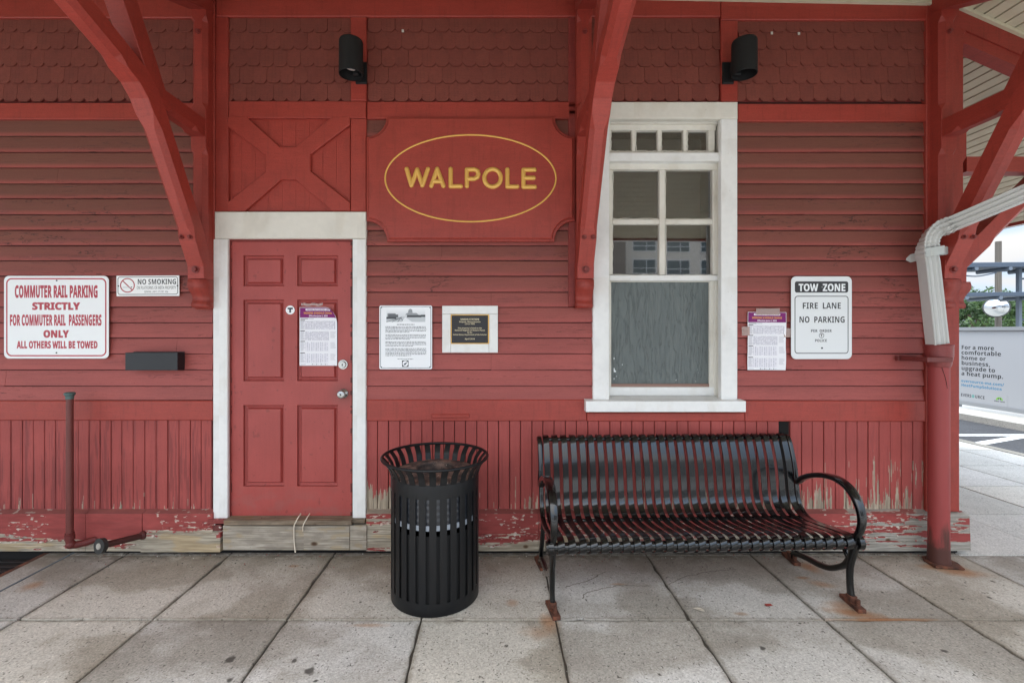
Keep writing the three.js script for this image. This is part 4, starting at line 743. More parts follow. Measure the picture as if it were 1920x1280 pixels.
{
  const z = 0.032, w = X(1474, z) - X(1402.5, z), h = Y(585, z) - Y(693.5, z);
  const t = thing('timetable_poster', 'white timetable paper with purple heading taped to the clapboards beside the window', 'poster', [X(1438.2, z), Y(639.3, z), z - 0.004], 0, 'timetable papers');
  part('sheet', sheet(w, h, 10, 16, (u, v) => [0.0025 * Math.sin(v * 9) * (u - 0.3), 0, 0.002 + 0.003 * fbm(u * 3, v * 6, 2) + 0.006 * u * u * Math.abs(Math.sin(v * 7)) * 0.5]), paper(timetable), t).rotation.z = -0.008;
  for (const [a, b, c, d] of [[1418, 1462, 578, 590], [1391, 1406, 612, 629], [1470, 1484, 615, 632]]) part('tape', board(X(a, z) - t.position.x, X(b, z) - t.position.x, Y(d, z) - t.position.y, Y(c, z) - t.position.y, 0.006, 0.0066, 0.0002), tape, t);
}
{
  const z = 0.012, w = X(631.5, z) - X(561, z), h = Y(576, z) - Y(685.5, z);
  const t = thing('timetable_poster', 'white timetable paper with purple heading and a curled corner on the red door', 'poster', [X(596.2, z), Y(630.7, z), 0.0065], 0, 'timetable papers');
  part('sheet', sheet(w, h, 14, 20, (u, v) => { const k = clamp((u + v * 1.3 - 1.95) / 0.35); return [-0.03 * k * k, -0.03 * k * k, 0.001 + 0.03 * k * (1 - 0.4 * k) + 0.0015 * fbm(u * 4, v * 5, 2)]; }), paper(timetable), t);
  part('torn_strip', sheet(0.16, 0.018, 8, 2, (u, v) => [0, 0.004 * Math.sin(u * 14), 0.002 + 0.004 * u]).translate(-0.045, h / 2 + 0.02, 0), tape, t);
}
{ // T roundel
  const tx = canvasTex(256, 256, (g) => { g.fillStyle = '#1d2836'; g.fillRect(0, 0, 256, 256); g.fillStyle = '#f4f5f6'; g.beginPath(); g.arc(128, 128, 122, 0, 7); g.fill(); g.fillStyle = '#1d2836'; g.fillRect(56, 62, 144, 48); g.fillRect(102, 62, 50, 138); });
  const t = thing('roundel_sticker', 'small round white sticker with a black letter T on the door', 'sticker', [X(543.5, 0.008), Y(581, 0.008), 0.0056]);
  const g = cyl(0.033, 0.033, 0.0012, 36).rotateX(Math.PI / 2); part('disc', planUV(g, -0.034, 0.034, -0.034, 0.034), signFace(tx), t);
}
{ // the station name board
  const z0 = 0.035, z1 = 0.082, q = (x, y) => [X(680 + x / 2.977, z1), Y(150 + y / 2.977, z1)], cx = X(882, z1), cy = Y(337, z1);
  const t = thing('station_name_sign', 'large dark red name board with gold oval and raised gold letters', 'sign', [cx, cy, z0]);
  const L = (x, y) => { const p = q(x, y); return [p[0] - cx, p[1] - cy]; };
  const arc = (mx, my, r, a0, a1) => { const o = []; for (let i = 0; i <= 8; i++) { const a = mix(a0, a1, i / 8); o.push(L(mx + r * Math.cos(a), my - r * Math.sin(a))); } return o; };
  const H = Math.PI / 2;
  const outline = (e) => [...arc(22 - e, 203 - e, 112, -H, 0), ...arc(1182 + e, 203 - e, 112, Math.PI, 3 * H), ...arc(1182 + e, 892 + e, 116, H, Math.PI), ...arc(22 - e, 892 + e, 116, 0, H)];
  const dirt = painted([172, 67, 56], 0.42, 0.0008);
  part('board', extrude(outline(6), 0.026, 0.003), dirt, t);
  part('face_panel', extrude(outline(-6), 0.022, 0.008).translate(0, 0, 0.0255), dirt, t);
  const zf = 0.047, ov = []; for (let i = 0; i < 96; i++) { const a = i / 96 * Math.PI * 2, p = L(602 + 477 * Math.cos(a), 548 + 242 * Math.sin(a)); ov.push(new THREE.Vector3(p[0], p[1], 0)); }
  const og = new THREE.TubeGeometry(new THREE.CatmullRomCurve3(ov, true), 192, 0.0065, 8, true); og.scale(1, 1, 0.8); part('oval', og.translate(0, 0, zf), gold, t);
  const letters = { letter_W: [[[246, 497], [272, 588], [304, 500], [333, 588], [364, 497]]], letter_A: [[[383, 591], [416, 497], [451, 591]], [[394, 566], [441, 566]]], letter_L: [[[491, 497], [491, 593], [548, 593]]], letter_P: [[[582, 592], [582, 500], [622, 499], [640, 506], [646, 524], [640, 543], [622, 552], [584, 552]]], letter_O: [Array.from({ length: 25 }, (_, i) => [725 + 46 * Math.cos(i / 24 * 6.2832), 547 + 49 * Math.sin(i / 24 * 6.2832)])], letter_LL: [[[808, 500], [808, 595], [863, 595]]], letter_E: [[[960, 501], [898, 501], [898, 597], [961, 597]], [[900, 547], [955, 547]]] };
  for (const [n, strokes] of Object.entries(letters)) {
    const gs = [];
    for (const s of strokes) {
      const pts = s.map(([x, y]) => new THREE.Vector3(...L(x, y), 0)), r = 0.0165;
      if (n === 'letter_O') gs.push(new THREE.TubeGeometry(new THREE.CatmullRomCurve3(pts.slice(0, -1), true), 48, r, 10, true));
      else for (let i = 0; i + 1 < pts.length; i++) { gs.push(new THREE.TubeGeometry(new THREE.LineCurve3(pts[i], pts[i + 1]), 1, r, 12)); }
      if (n !== 'letter_O') for (const p of pts) gs.push(new THREE.SphereGeometry(r, 14, 10).translate(p.x, p.y, 0));
    }
    const g = merged(gs); g.scale(1, 1, 0.85); part('letter', g.translate(0, 0, zf), gold, t);
  }
}
// ---------------------------------------------------------------- lamps, pipes, box
function spotLamp(px, mpx, label, withBulb) {
  const x = X(px, 0.175), t = thing('wall_light', label, 'light', [x, 3.5, 0.175], 0, 'black wall lights under the eaves'), r = 0.0815, b = -0.112, h = 0.235;
  const prof = [[r - 0.004, 0], [r, 0], [r, 0.012], [r, h - 0.012], [r - 0.004, h], [0.001, h]].map((p) => new THREE.Vector2(...p));
  part('housing', new THREE.LatheGeometry(prof, 40).translate(0, b, 0), std([17, 17, 17], 0.75), t);
  part('lining', cyl(r - 0.004, r - 0.004, h - 0.01, 40, true).translate(0, b + h / 2, 0), blackMatte, t);
  if (withBulb) part('bulb', new THREE.LatheGeometry([[0.001, 0], [0.03, 0.004], [0.05, 0.018], [0.055, 0.035], [0.04, 0.08], [0.02, 0.1]].map((p) => new THREE.Vector2(...p)), 32).translate(0, b + 0.045, -0.006), std([232, 226, 222], 0.35), t);
  const mx = X(mpx, 0.08) - x, s = Math.sign(mx);
  part('arm', board(Math.min(mx, 0) - (s < 0 ? 0.0 : -0.0), Math.max(mx, 0.0), -0.085, 0.03, -0.13, -0.04, 0.004), blackMatte, t);
  part('mounting_plate', board(mx - 0.045, mx + 0.035, -0.105, 0.05, -0.138, -0.12, 0.004), blackMatte, t);
}
spotLamp(658, 676, 'black cylinder wall light above the door, white bulb showing inside', true);
spotLamp(1396, 1371, 'black cylinder wall light above the window, hollow and without a visible bulb', false);
{ // tray on the wall
  const z = 0.1, w = X(332, z) - X(234, z), h = Y(661, z) - Y(694, z), t = thing('wall_tray', 'open black sheet-metal tray fixed to the clapboards under the no smoking sign', 'tray', [(X(234, z) + X(332, z)) / 2, Y(694, z), 0.022]);
  const m = std([27, 31, 37], 0.42, { map: speck }), k = 0.003, d = z - 0.022, W2 = w / 2;
  part('front_panel', board(-W2, W2, 0, h, d - k, d, 0.001), m, t); part('back_panel', board(-W2, W2, 0, h + 0.004, 0, k, 0.001), m, t);
  part('side_panel', board(-W2, -W2 + k, 0, h, k, d - k, 0.0005), m, t); part('side_panel', board(W2 - k, W2, 0, h, k, d - k, 0.0005), m, t); part('bottom_panel', board(-W2 + k, W2 - k, 0, k, k, d - k, 0.0005), m, t);
  part('residue', board(-W2 + k, W2 - k, h * 0.3, h * 0.34, k, d - k - 0.01, 0.001), std([110, 92, 90], 0.9, { map: rustTex[0] }), t);
}
{ // upright pipe with copper cap
  const t = thing('vent_pipe', 'tall red upright pipe with a green copper cap, elbowed into the wall', 'pipe', [X(130, 0.155), 0, 0.155]);
  part('pipe', cyl(0.022, 0.021, 1.0, 20).translate(0, 0.65, 0), painted([120, 58, 52], 0.5), t);
  part('elbow', tube([[0, 0.17, 0], [0, 0.14, 0], [0.012, 0.112, -0.012], [0.05, 0.105, -0.05], [0.1, 0.112, -0.1]], 0.024, 24, 16), painted([120, 50, 46], 0.5), t);
  part('collar', merged([cyl(0.03, 0.03, 0.028, 20).translate(0, 0.168, 0), cyl(0.025, 0.028, 0.02, 20).translate(0, 0.19, 0), new THREE.SphereGeometry(0.03, 16, 12).translate(0.004, 0.118, -0.004)]), painted([118, 48, 44], 0.55), t);
  const cp = std([84, 106, 104], 0.55, { metalness: 0.3 });
  const cap = part('cap', new THREE.LatheGeometry([[0.024, 0], [0.024, 0.018], [0.026, 0.024], [0.032, 0.03], [0.033, 0.04], [0.026, 0.047], [0.001, 0.05]].map((p) => new THREE.Vector2(...p)), 24).translate(0, 1.135, 0), cp, t);
}
{ // capped pipe stub
  const t = thing('pipe_stub', 'rusty pipe stub slanting out of the skirting, ending in a black disc cap', 'pipe', [X(268, 0.07), 0.148, 0.07]);
  const e = [-0.075, 0.04, 0.25];
  part('pipe', tube([[0.004, 0, -0.02], [0, 0, 0.01], [-0.035, 0.018, 0.12], e], 0.021, 16, 14), painted([84, 42, 38], 0.6), t);
  part('socket', new THREE.SphereGeometry(0.03, 16, 12).translate(0, 0, 0.005), painted([96, 44, 40], 0.6), t);
  const cap = part('cap', cyl(0.046, 0.05, 0.03, 28).rotateX(Math.PI / 2), std([42, 42, 40], 0.6), t); cap.position.set(e[0] - 0.004, e[1] + 0.003, e[2] + 0.012); cap.rotation.set(-0.12, -0.32, 0);
  part('plug', merged([cyl(0.017, 0.015, 0.012, 6), cyl(0.02, 0.02, 0.004, 20)]).rotateX(Math.PI / 2).translate(0, 0, 0.017), std([170, 164, 154], 0.5), cap);
}
{ // red standpipe and the pale downspout that feeds it
  const x = X(1761, 0.19), t = thing('drain_pipe', 'thick dark red iron drain pipe standing at the building corner with a rusted foot', 'pipe', [x, 0, 0.19]);
  const lathe = (p, m, n) => part(n, new THREE.LatheGeometry(p.map((q) => new THREE.Vector2(...q)), 32), m, t);
  lathe([[0.0636, 0.0], [0.0614, 0.06], [0.0585, 0.14], [0.0577, 0.5], [0.0577, 1.37]], pipeRusty, 'pipe');
  lathe([[0.0592, 1.36], [0.0651, 1.37], [0.0696, 1.4], [0.074, 1.42], [0.077, 1.44], [0.077, 1.5], [0.0792, 1.505], [0.0792, 1.515], [0.0725, 1.516], [0.0629, 1.5], [0.0007, 1.49]], pipeRed, 'collar');
  part('flange', (() => { const g = extrude([[-0.075, -0.06], [0.1, -0.06], [0.12, 0.02], [0.09, 0.1], [0.03, 0.12], [-0.05, 0.1], [-0.08, 0.04]].map(([a, b]) => [a, b - 0.02]), 0.018, 0.006); return g.rotateX(-Math.PI / 2).rotateY(-0.15); })(), rust, t);
  part('strap', merged([board(X(1686, 0.06) - x, X(1731, 0.1) - x, 1.395, 1.43, -0.16, -0.135, 0.002), board(X(1698, 0.1) - x, 0.02, 1.4, 1.432, 0.07, 0.08, 0.002), board(X(1698, 0.1) - x, X(1702, 0.1) - x, 1.4, 1.432, -0.14, 0.072, 0.002)]), painted([120, 52, 48], 0.5), t);
  part('crack', tube([[-0.03, 1.37, 0.05], [-0.01, 1.29, 0.057], [0.0, 1.24, 0.0575], [0.004, 1.22, 0.057]], 0.002, 12, 4), dark, t);
}
{
  const t = thing('downspout', 'pale fluted metal downspout bending out from the eaves into the red pipe', 'downspout', [X(1757, 0.2), 1.49, 0.2]);
  const o = t.position, P = (px, py) => [X(px, 0.2) - o.x, Y(py, 0.2) - o.y];
  const pts = [[1758.5, 645, 0.2], [1757.5, 638, 0.2], [1742, 495, 0.2], [1739.5, 476, 0.205], [1741, 458, 0.215], [1748, 442, 0.24], [1760, 431, 0.27], [1776, 424, 0.31], [1800, 414, 0.37], [1920, 363, 0.62], [2010, 325, 0.78]].map(([a, b, z]) => [X(a, z) - o.x, Y(b, z) - o.y, z - 0.2]); pts.push([1.7, pts[10][1] + 0.16, 1.5], [2.75, pts[10][1] + 0.18, 2.4]);
  const curve = new THREE.CatmullRomCurve3(pts.map(([a, b, c]) => new THREE.Vector3(a, b, c)), false, 'centripetal');
  const ringAt = (p, tg, s, dz = 0) => { const n = (() => { const l = Math.hypot(tg.x, tg.y); return [-tg.y / l, tg.x / l]; })(), out = [], w = 0.05 * s, d = 0.04 * s; const prof = []; const N = 16; for (let i = 0; i <= N; i++) { const u = -1 + 2 * i / N; prof.push([u * w * 0.93, d - 0.014 * Math.pow(Math.abs(Math.cos(u * Math.PI * 1.5)), 3)]); } for (let i = 0; i <= 4; i++) { const v = 1 - 2 * i / 4; prof.push([w, v * d * 0.86]); } for (let i = 0; i <= N; i++) { const u = 1 - 2 * i / N; prof.push([u * w * 0.93, -d]); } for (let i = 0; i <= 4; i++) { const v = -1 + 2 * i / 4; prof.push([-w, v * d * 0.86]); } for (const [a, b] of prof) out.push([p.x - n[0] * a - b * tg.z * 0.9, p.y - n[1] * a, p.z + b + dz]); return out; };
  const run = (t0, t1, n, rib, s0 = 1) => { const rings = []; for (let i = 0; i <= n; i++) { const q = mix(t0, t1, i / n), p = curve.getPoint(q), tg = curve.getTangent(q); rings.push(ringAt(p, tg, s0 * (rib ? 1 + 0.1 * Math.abs(Math.sin(i * Math.PI / 4)) : 1))); } return loft(rings); };
  part('pipe', run(0, 0.235, 4, false), spout, t); part('elbow', run(0.225, 0.62, 44, true, 1.02), spout, t); part('pipe', run(0.6, 0.83, 8, false, 1.01), spout, t); part('pipe', run(0.825, 1, 8, false), spout, t);
  const sm = galv; const by = Y(480, 0.2) - o.y, bx = X(1740, 0.2) - o.x;
  part('strap', (() => { const y0 = by - 0.032, y1 = by + 0.026, r = []; for (const [px, z, dy] of [[1700, -0.12, 0.0], [1708, -0.1, 0.003], [1722, -0.06, 0.01], [1724, 0.05, 0.018], [1729, 0.068, 0.02], [1754, 0.068, 0.036], [1759, 0.05, 0.037], [1762, 0.0, 0.036], [1776, -0.02, 0.046], [1785, -0.03, 0.05]]) { const x = X(px, 0.2 + (z < 0 ? z : 0)) - o.x, e = (px === 1700 || px === 1785) ? 0.022 : 0; r.push([[x, y0 + dy + e, z], [x, y1 + dy - e, z], [x + 0.002, y1 + dy - e, z - 0.004], [x + 0.002, y0 + dy + e, z - 0.004]]); } return loft(r); })(), sm, t);
}
// ---------------------------------------------------------------- litter bin
function ribbon(pts, w, th) {                               // flat bar along a curve in the y-z plane: pts [z, y]
  const c = new THREE.CatmullRomCurve3(pts.map(([z, y]) => new THREE.Vector3(0, y, z)), false, 'centripetal'), n = 44, rings = [];
  for (let i = 0; i <= n; i++) { const p = c.getPointAt(i / n), t = c.getTangentAt(i / n), nz = t.y, ny = -t.z, h = w / 2, b = 0.0012; rings.push([[-h + b, p.y + ny * th, p.z + nz * th], [h - b, p.y + ny * th, p.z + nz * th], [h, p.y + ny * (th - b), p.z + nz * (th - b)], [h, p.y, p.z], [-h, p.y, p.z], [-h, p.y + ny * (th - b), p.z + nz * (th - b)]]); }
  const m = 6, strips = []; // smooth along, creased across
  for (let e = 0; e < m; e++) { const f = (e + 1) % m, p = [], idx = []; rings.forEach((r) => p.push(...r[e], ...r[f])); for (let k = 0; k < n; k++) { const a = 2 * k; idx.push(a, a + 1, a + 3, a, a + 3, a + 2); } const g = new THREE.BufferGeometry(); g.setAttribute('position', new THREE.Float32BufferAttribute(p, 3)); g.setIndex(idx); g.computeVertexNormals(); strips.push(boxUV(g)); }
  for (const r of [rings[0], rings[n]]) { const o = []; for (let i = 1; i + 1 < m; i++) o.push(...r[0], ...r[i], ...r[i + 1]); strips.push(fromTris(o)); }
  return mergeGeometries(strips);
}
{
  const t = thing('litter_bin', 'black slatted metal litter bin with flared top standing before the wall', 'litter bin', [-0.372, 0, 0.535]);
  const Rb = 0.268, N = 28, band = (y0, y1, r = Rb) => new THREE.LatheGeometry([[r - 0.004, y0], [r, y0], [r, y1], [r - 0.004, y1], [r - 0.004, y0]].map((p) => new THREE.Vector2(...p)), 84);
  part('lower_band', band(0.004, 0.076), blackMetal, t); part('upper_band', band(0.662, 0.742), blackMetal, t);
  const sw = 2 * Math.PI * Rb / N * 0.665, slat = (() => { const rings = []; for (const y of [0.07, 0.37, 0.668]) { const r = []; for (let i = 0; i <= 4; i++) { const a = (i / 4 - 0.5) * sw / Rb; r.push([Math.sin(a) * (Rb - 0.0005), y, Math.cos(a) * (Rb - 0.0005)]); } for (let i = 4; i >= 0; i--) { const a = (i / 4 - 0.5) * sw / Rb; r.push([Math.sin(a) * (Rb - 0.0045), y, Math.cos(a) * (Rb - 0.0045)]); } rings.push(r); } return loft(rings); })();
  const flare = ribbon([[Rb - 0.004, 0.738], [Rb + 0.001, 0.752], [Rb + 0.012, 0.785], [Rb + 0.03, 0.812], [Rb + 0.054, 0.838]], 0.037, 0.004);
  for (let k = 0; k < N; k++) { const a = (k + 0.35) / N * Math.PI * 2; const s = part('slat', slat, blackMetal, t); s.rotation.y = a; const f = part('flare_slat', flare, blackMetal, t); f.rotation.y = a; }
  part('rim', new THREE.TorusGeometry(0.322, 0.0085, 12, 96).rotateX(Math.PI / 2).translate(0, 0.84, 0), blackMetal, t);
  const lidM = (() => { const tx = pairTex(512, 512, (u, v) => { const n = fbm(u * 14, v * 14, 4), s = vn(u * 60, v * 60); let c = mix3([52, 44, 42], [128, 102, 90], clamp(n * 2 - 0.6)); if (s > 0.93) c = [176, 158, 146]; return [...c, 255 * n]; }); return std([255, 255, 255], 0.8, { map: tx[0], bumpMap: tx[1], bumpScale: 0.004 }); })();
  part('lid', boxUV(new THREE.LatheGeometry([[0.115, 0.70], [0.115, 0.762], [0.122, 0.772], [0.2, 0.764], [0.252, 0.748], [0.262, 0.742], [0.262, 0.73]].map((p) => new THREE.Vector2(...p)), 64), 2, 2), lidM, t);
  part('liner', new THREE.LatheGeometry([[0.245, 0.02], [0.252, 0.06], [0.255, 0.45]].map((p) => new THREE.Vector2(...p)), 48), std([4, 4, 5], 0.8), t);
  const bag = new THREE.LatheGeometry([...Array(16)].map((_, i) => new THREE.Vector2(0.256 + 0.003 * Math.sin(i * 2.2), 0.49 + i * 0.0125)), 96); { const p = bag.attributes.position; for (let i = 0; i < p.count; i++) { const a = Math.atan2(p.getX(i), p.getZ(i)), k = 1 + 0.012 * (fbm(Math.cos(a) * 6 + 9, Math.sin(a) * 6 + p.getY(i) * 9, 3) - 0.5); p.setX(i, p.getX(i) * k); p.setZ(i, p.getZ(i) * k); } bag.computeVertexNormals(); }
  part('bag', bag, phys([40, 43, 49], 0.3, { clearcoat: 0.3 }), t);
  part('bag_hem', band(0.483, 0.512, 0.26), phys([140, 146, 154], 0.45), t);
  part('litter', merged([board(-0.05, -0.01, 0, 0.004, -0.03, 0.03, 0.001).rotateX(0.4).translate(0, 0.64, 0.02), board(0.02, 0.06, 0, 0.004, -0.02, 0.04, 0.001).rotateZ(0.5).translate(0, 0.63, 0)]), std([170, 70, 48], 0.7), t);
}
// ---------------------------------------------------------------- bench
{
  const t = thing('park_bench', 'long black metal bench with curved vertical slats and looped iron arms under the window', 'bench', [1.187, 0, 0], 0.037);
  const prof = [[0.7, 0.335], [0.732, 0.343], [0.749, 0.365], [0.747, 0.39], [0.728, 0.409], [0.69, 0.415], [0.62, 0.406], [0.5, 0.386], [0.4, 0.375], [0.335, 0.382], [0.285, 0.41], [0.252, 0.455], [0.236, 0.51], [0.228, 0.57], [0.216, 0.65], [0.197, 0.73], [0.17, 0.81], [0.152, 0.85], [0.134, 0.872], [0.11, 0.874], [0.096, 0.858]];
  const g = ribbon(prof, 0.0405, 0.0065), N = 28, half = 0.862;
  for (let k = 0; k < N; k++) { const s = part('slat', g, blackGloss, t); s.position.x = mix(-half + 0.02, half - 0.02, k / (N - 1)); }
  const rod = (n, z, y, r, l = half * 2) => part(n, cyl(r, r, l, 16).rotateZ(Math.PI / 2).translate(0, y, z), blackGloss, t);
  rod('front_rail', 0.722, 0.375, 0.026, half * 2 + 0.04); rod('top_rail', 0.124, 0.852, 0.014); rod('rear_rail', 0.33, 0.366, 0.012);
  const sweep = (pts, w, th, n = 40, closed = false) => { // rounded cast bar; pts [z, y]; w across, th in the plane
    const c = new THREE.CatmullRomCurve3(pts.map(([z, y]) => new THREE.Vector3(0, y, z)), closed, 'centripetal'), rings = [];
    for (let i = 0; i <= n; i++) { const q = i / n, p = c.getPointAt(q), d = c.getTangentAt(q), nz = d.y, ny = -d.z, tt = (typeof th === 'function' ? th(q) : th) / 2, ww = (typeof w === 'function' ? w(q) : w) / 2, r = []; for (let k = 0; k < 12; k++) { const a = k / 12 * Math.PI * 2, ca = Math.cos(a), sa = Math.sin(a), e = (v) => Math.sign(v) * Math.pow(Math.abs(v), 0.6); r.push([ww * e(ca), p.y + ny * tt * e(sa), p.z + nz * tt * e(sa)]); } rings.push(r); }
    return smoothLoft(rings);
  };
  for (const s of [-1, 1]) {
    const f = part('end_frame', merged([
      sweep(prof.slice(4).map(([z, y]) => [z - 0.004, y - 0.013]), 0.032, 0.026, 60),
      sweep([[0.722, 0.375], [0.708, 0.3], [0.69, 0.22], [0.688, 0.12], [0.7, 0.02]], (q) => 0.036 - 0.006 * q, (q) => 0.062 - 0.03 * Math.sin(q * 2.6), 24),
      sweep([[0.69, 0.27], [0.655, 0.212], [0.6, 0.168], [0.53, 0.128], [0.436, 0.104], [0.33, 0.092], [0.23, 0.07], [0.165, 0.018]], 0.032, 0.036, 36),
      sweep([[0.33, 0.37], [0.29, 0.26], [0.24, 0.15], [0.19, 0.05], [0.16, 0.02]], 0.03, 0.03, 20),
      sweep([[0.69, 0.24], [0.64, 0.31], [0.56, 0.36], [0.48, 0.375]], 0.026, 0.022, 14),
    ]), blackGloss, t); f.position.x = s * (half + 0.024);
    const a = part('armrest', sweep([[0.205, 0.66], [0.205, 0.585], [0.23, 0.57], [0.29, 0.615], [0.38, 0.66], [0.5, 0.695], [0.61, 0.7], [0.7, 0.665], [0.757, 0.59], [0.772, 0.52], [0.76, 0.46], [0.728, 0.405]], (q) => 0.034 + 0.024 * Math.sin(Math.PI * q), 0.034, 64), blackGloss, t); a.position.x = s * (half + 0.026);
    part('end_cap', merged([cyl(0.046, 0.046, 0.03, 28).rotateZ(Math.PI / 2), cyl(0.036, 0.03, 0.012, 24).rotateZ(-s * Math.PI / 2).translate(s * 0.02, 0, 0)]).translate(s * (half + 0.04), 0.378, 0.722), blackGloss, t);
    part('arm_joint', merged([new THREE.SphereGeometry(0.02, 12, 10).translate(0, 0.588, 0.215)]).translate(s * (half + 0.026), 0, 0), blackGloss, t);
    const ft = (z, n) => { const q = part(n, merged([board(-0.022, 0.022, 0, 0.022, -0.075, 0.095, 0.005), board(-0.02, 0.02, 0.02, 0.055, -0.02, 0.028, 0.008), cyl(0.013, 0.012, 0.04, 6).translate(0, 0.038, 0.055)]), rust, t); q.position.set(s * (half + 0.024), 0.0, z); q.rotation.y = -s * 0.12; };
    ft(0.7, 'foot'); ft(0.165, 'foot');
  }
}
// ---------------------------------------------------------------- small things on the ground
function onGround(px, py) { const [x, z] = gp(px, py); return [x, 0.001, z]; }
{
  const leaf = (name, label, cat, at, m, pts, turn, h = 0.006) => { const t = thing(name, label, cat, onGround(...at), turn); const g = extrude(pts, 0.0012, 0.0003); const q = g.attributes.position; for (let i = 0; i < q.count; i++) q.setZ(i, q.getZ(i) + h * (1 - Math.pow(q.getX(i) / 0.035, 2)) + 0.001); g.rotateX(-Math.PI / 2); g.computeVertexNormals(); part('blade', g, m, t); };
  const oval = Array.from({ length: 18 }, (_, i) => [0.03 * Math.cos(i / 18 * 6.283), 0.013 * Math.sin(i / 18 * 6.283) * (1 + 0.25 * Math.cos(i / 18 * 6.283))]);
  leaf('dry_leaf', 'small pale dry leaf on the paving below the bench middle', 'leaf', [1311, 1144], std([186, 176, 160], 0.8), oval, -0.5);
  leaf('paint_flake', 'flat red paint flake lying on the paving before the bench', 'paint flake', [1441, 1135], std([150, 62, 54], 0.7), [[-0.022, -0.01], [0.02, -0.012], [0.024, 0.008], [-0.016, 0.012]], 0.2, 0.003);
  leaf('splinter', 'long straw-coloured splinter on the dirty paving below the door sill', 'splinter', [491, 1044], std([196, 164, 112], 0.8), [[-0.07, -0.003], [0.07, -0.002], [0.07, 0.003], [-0.07, 0.004]], -0.45, 0.002);
  const st = thing('twine', 'two loose white strings hanging over the raw door sill', 'string', [X(557, 0.1), 0.1, 0.1]);
  const ox = X(557, 0.1), S = (px, py, z) => [X(px, 0.1) - ox, Y(py, 0.1) - 0.1, z];
  part('strand', tube([S(557, 969, -0.06), S(556, 974, -0.01), S(551, 986, -0.002), S(549.5, 1000, -0.012), S(550, 1020, -0.014), S(553, 1036, -0.004)], 0.0045, 30, 6), std([222, 208, 188], 0.8), st);
  part('strand', tube([S(574, 969, -0.06), S(573, 974, -0.01), S(568, 985, -0.002), S(566, 997, -0.016)], 0.0042, 20, 6), std([222, 208, 188], 0.8), st);
  // crumbs of paint, grit and mortar gathered at the wall foot
  const gs = [], r = rng(404); for (let k = 0; k < 1500; k++) { const x = mix(-3.0, 3.2, r()), z = 0.03 + 0.2 * Math.pow(r(), 2.2) + 0.04 * fbm(x * 4, 2, 3), s = 0.0015 + 0.0045 * Math.pow(r(), 3); const g = new THREE.TetrahedronGeometry(s, 0); g.rotateX(r() * 6).rotateY(r() * 6).translate(x, s * 0.4, z); const c = r(); g.setAttribute('color', new THREE.Float32BufferAttribute(Array.from({ length: g.attributes.position.count }, () => c < 0.55 ? [0.06, 0.05, 0.042] : c < 0.8 ? [0.22, 0.2, 0.17] : c < 0.93 ? [0.28, 0.06, 0.05] : [0.6, 0.56, 0.5]).flat(), 3)); gs.push(g.index ? g.toNonIndexed() : g); }
  for (let k = 0; k < 500; k++) { const x = mix(-3.0, 3.6, r()), z = mix(0.2, 1.55, r()), s = 0.001 + 0.003 * Math.pow(r(), 4); const g = new THREE.TetrahedronGeometry(s, 0); g.rotateX(r() * 6).translate(x, s * 0.4, z); const c = r(); g.setAttribute('color', new THREE.Float32BufferAttribute(Array.from({ length: g.attributes.position.count }, () => c < 0.5 ? [0.03, 0.03, 0.03] : [0.55, 0.53, 0.5]).flat(), 3)); gs.push(g); }
  const grit = part('grit', mergeGeometries(gs), new THREE.MeshStandardMaterial({ vertexColors: true, roughness: 0.95 })); grit.userData = { kind: 'stuff', label: 'dark grit and paint crumbs scattered along the wall foot and paving', category: 'grit' };
}
// ---------------------------------------------------------------- beyond the corner: panel, pole, mirror, canopy, trees
{
  const t = thing('advert_panel', 'white roadside advertising panel with black heat pump words, right edge of view', 'advert', [10.0, 0, -5.0]);
  const z0 = -1.74, z1 = 1.6, yb = 0.14, yt = 1.64, w = z1 - z0;                         // face looks towards -x; the photograph's left is its far end
  const tx = canvasTex(2048, 920, (g, W, H) => {
    g.fillStyle = '#9fa2a6'; g.fillRect(0, 0, W, H); const k = W / w, c = '#16171a'; // metres to pixels
    const L = (s, x, y, wd, hgt, col) => fit(g, s, x * k, y * k, wd * k, 'bold ' + hgt * k + 'px sans-serif', col, 'left');
    const rows = [['For a more', 0.66], ['comfortable', 0.79], ['home or', 0.5], ['business,', 0.59], ['upgrade to', 0.68], ['a heat pump.', 0.83]], X0 = 0.185; rows.forEach(([s, wd], i) => L(s, X0, 0.4 + i * 0.111, wd, 0.116, c));
    L('eversource-ma.com/', X0, 1.1, 0.84, 0.08, '#1d6f96'); L('HeatPumpSolutions', X0, 1.19, 0.8, 0.08, '#1d6f96');
  });
  buildPanel(t, tx, w, yb, yt, z0, z1);
}
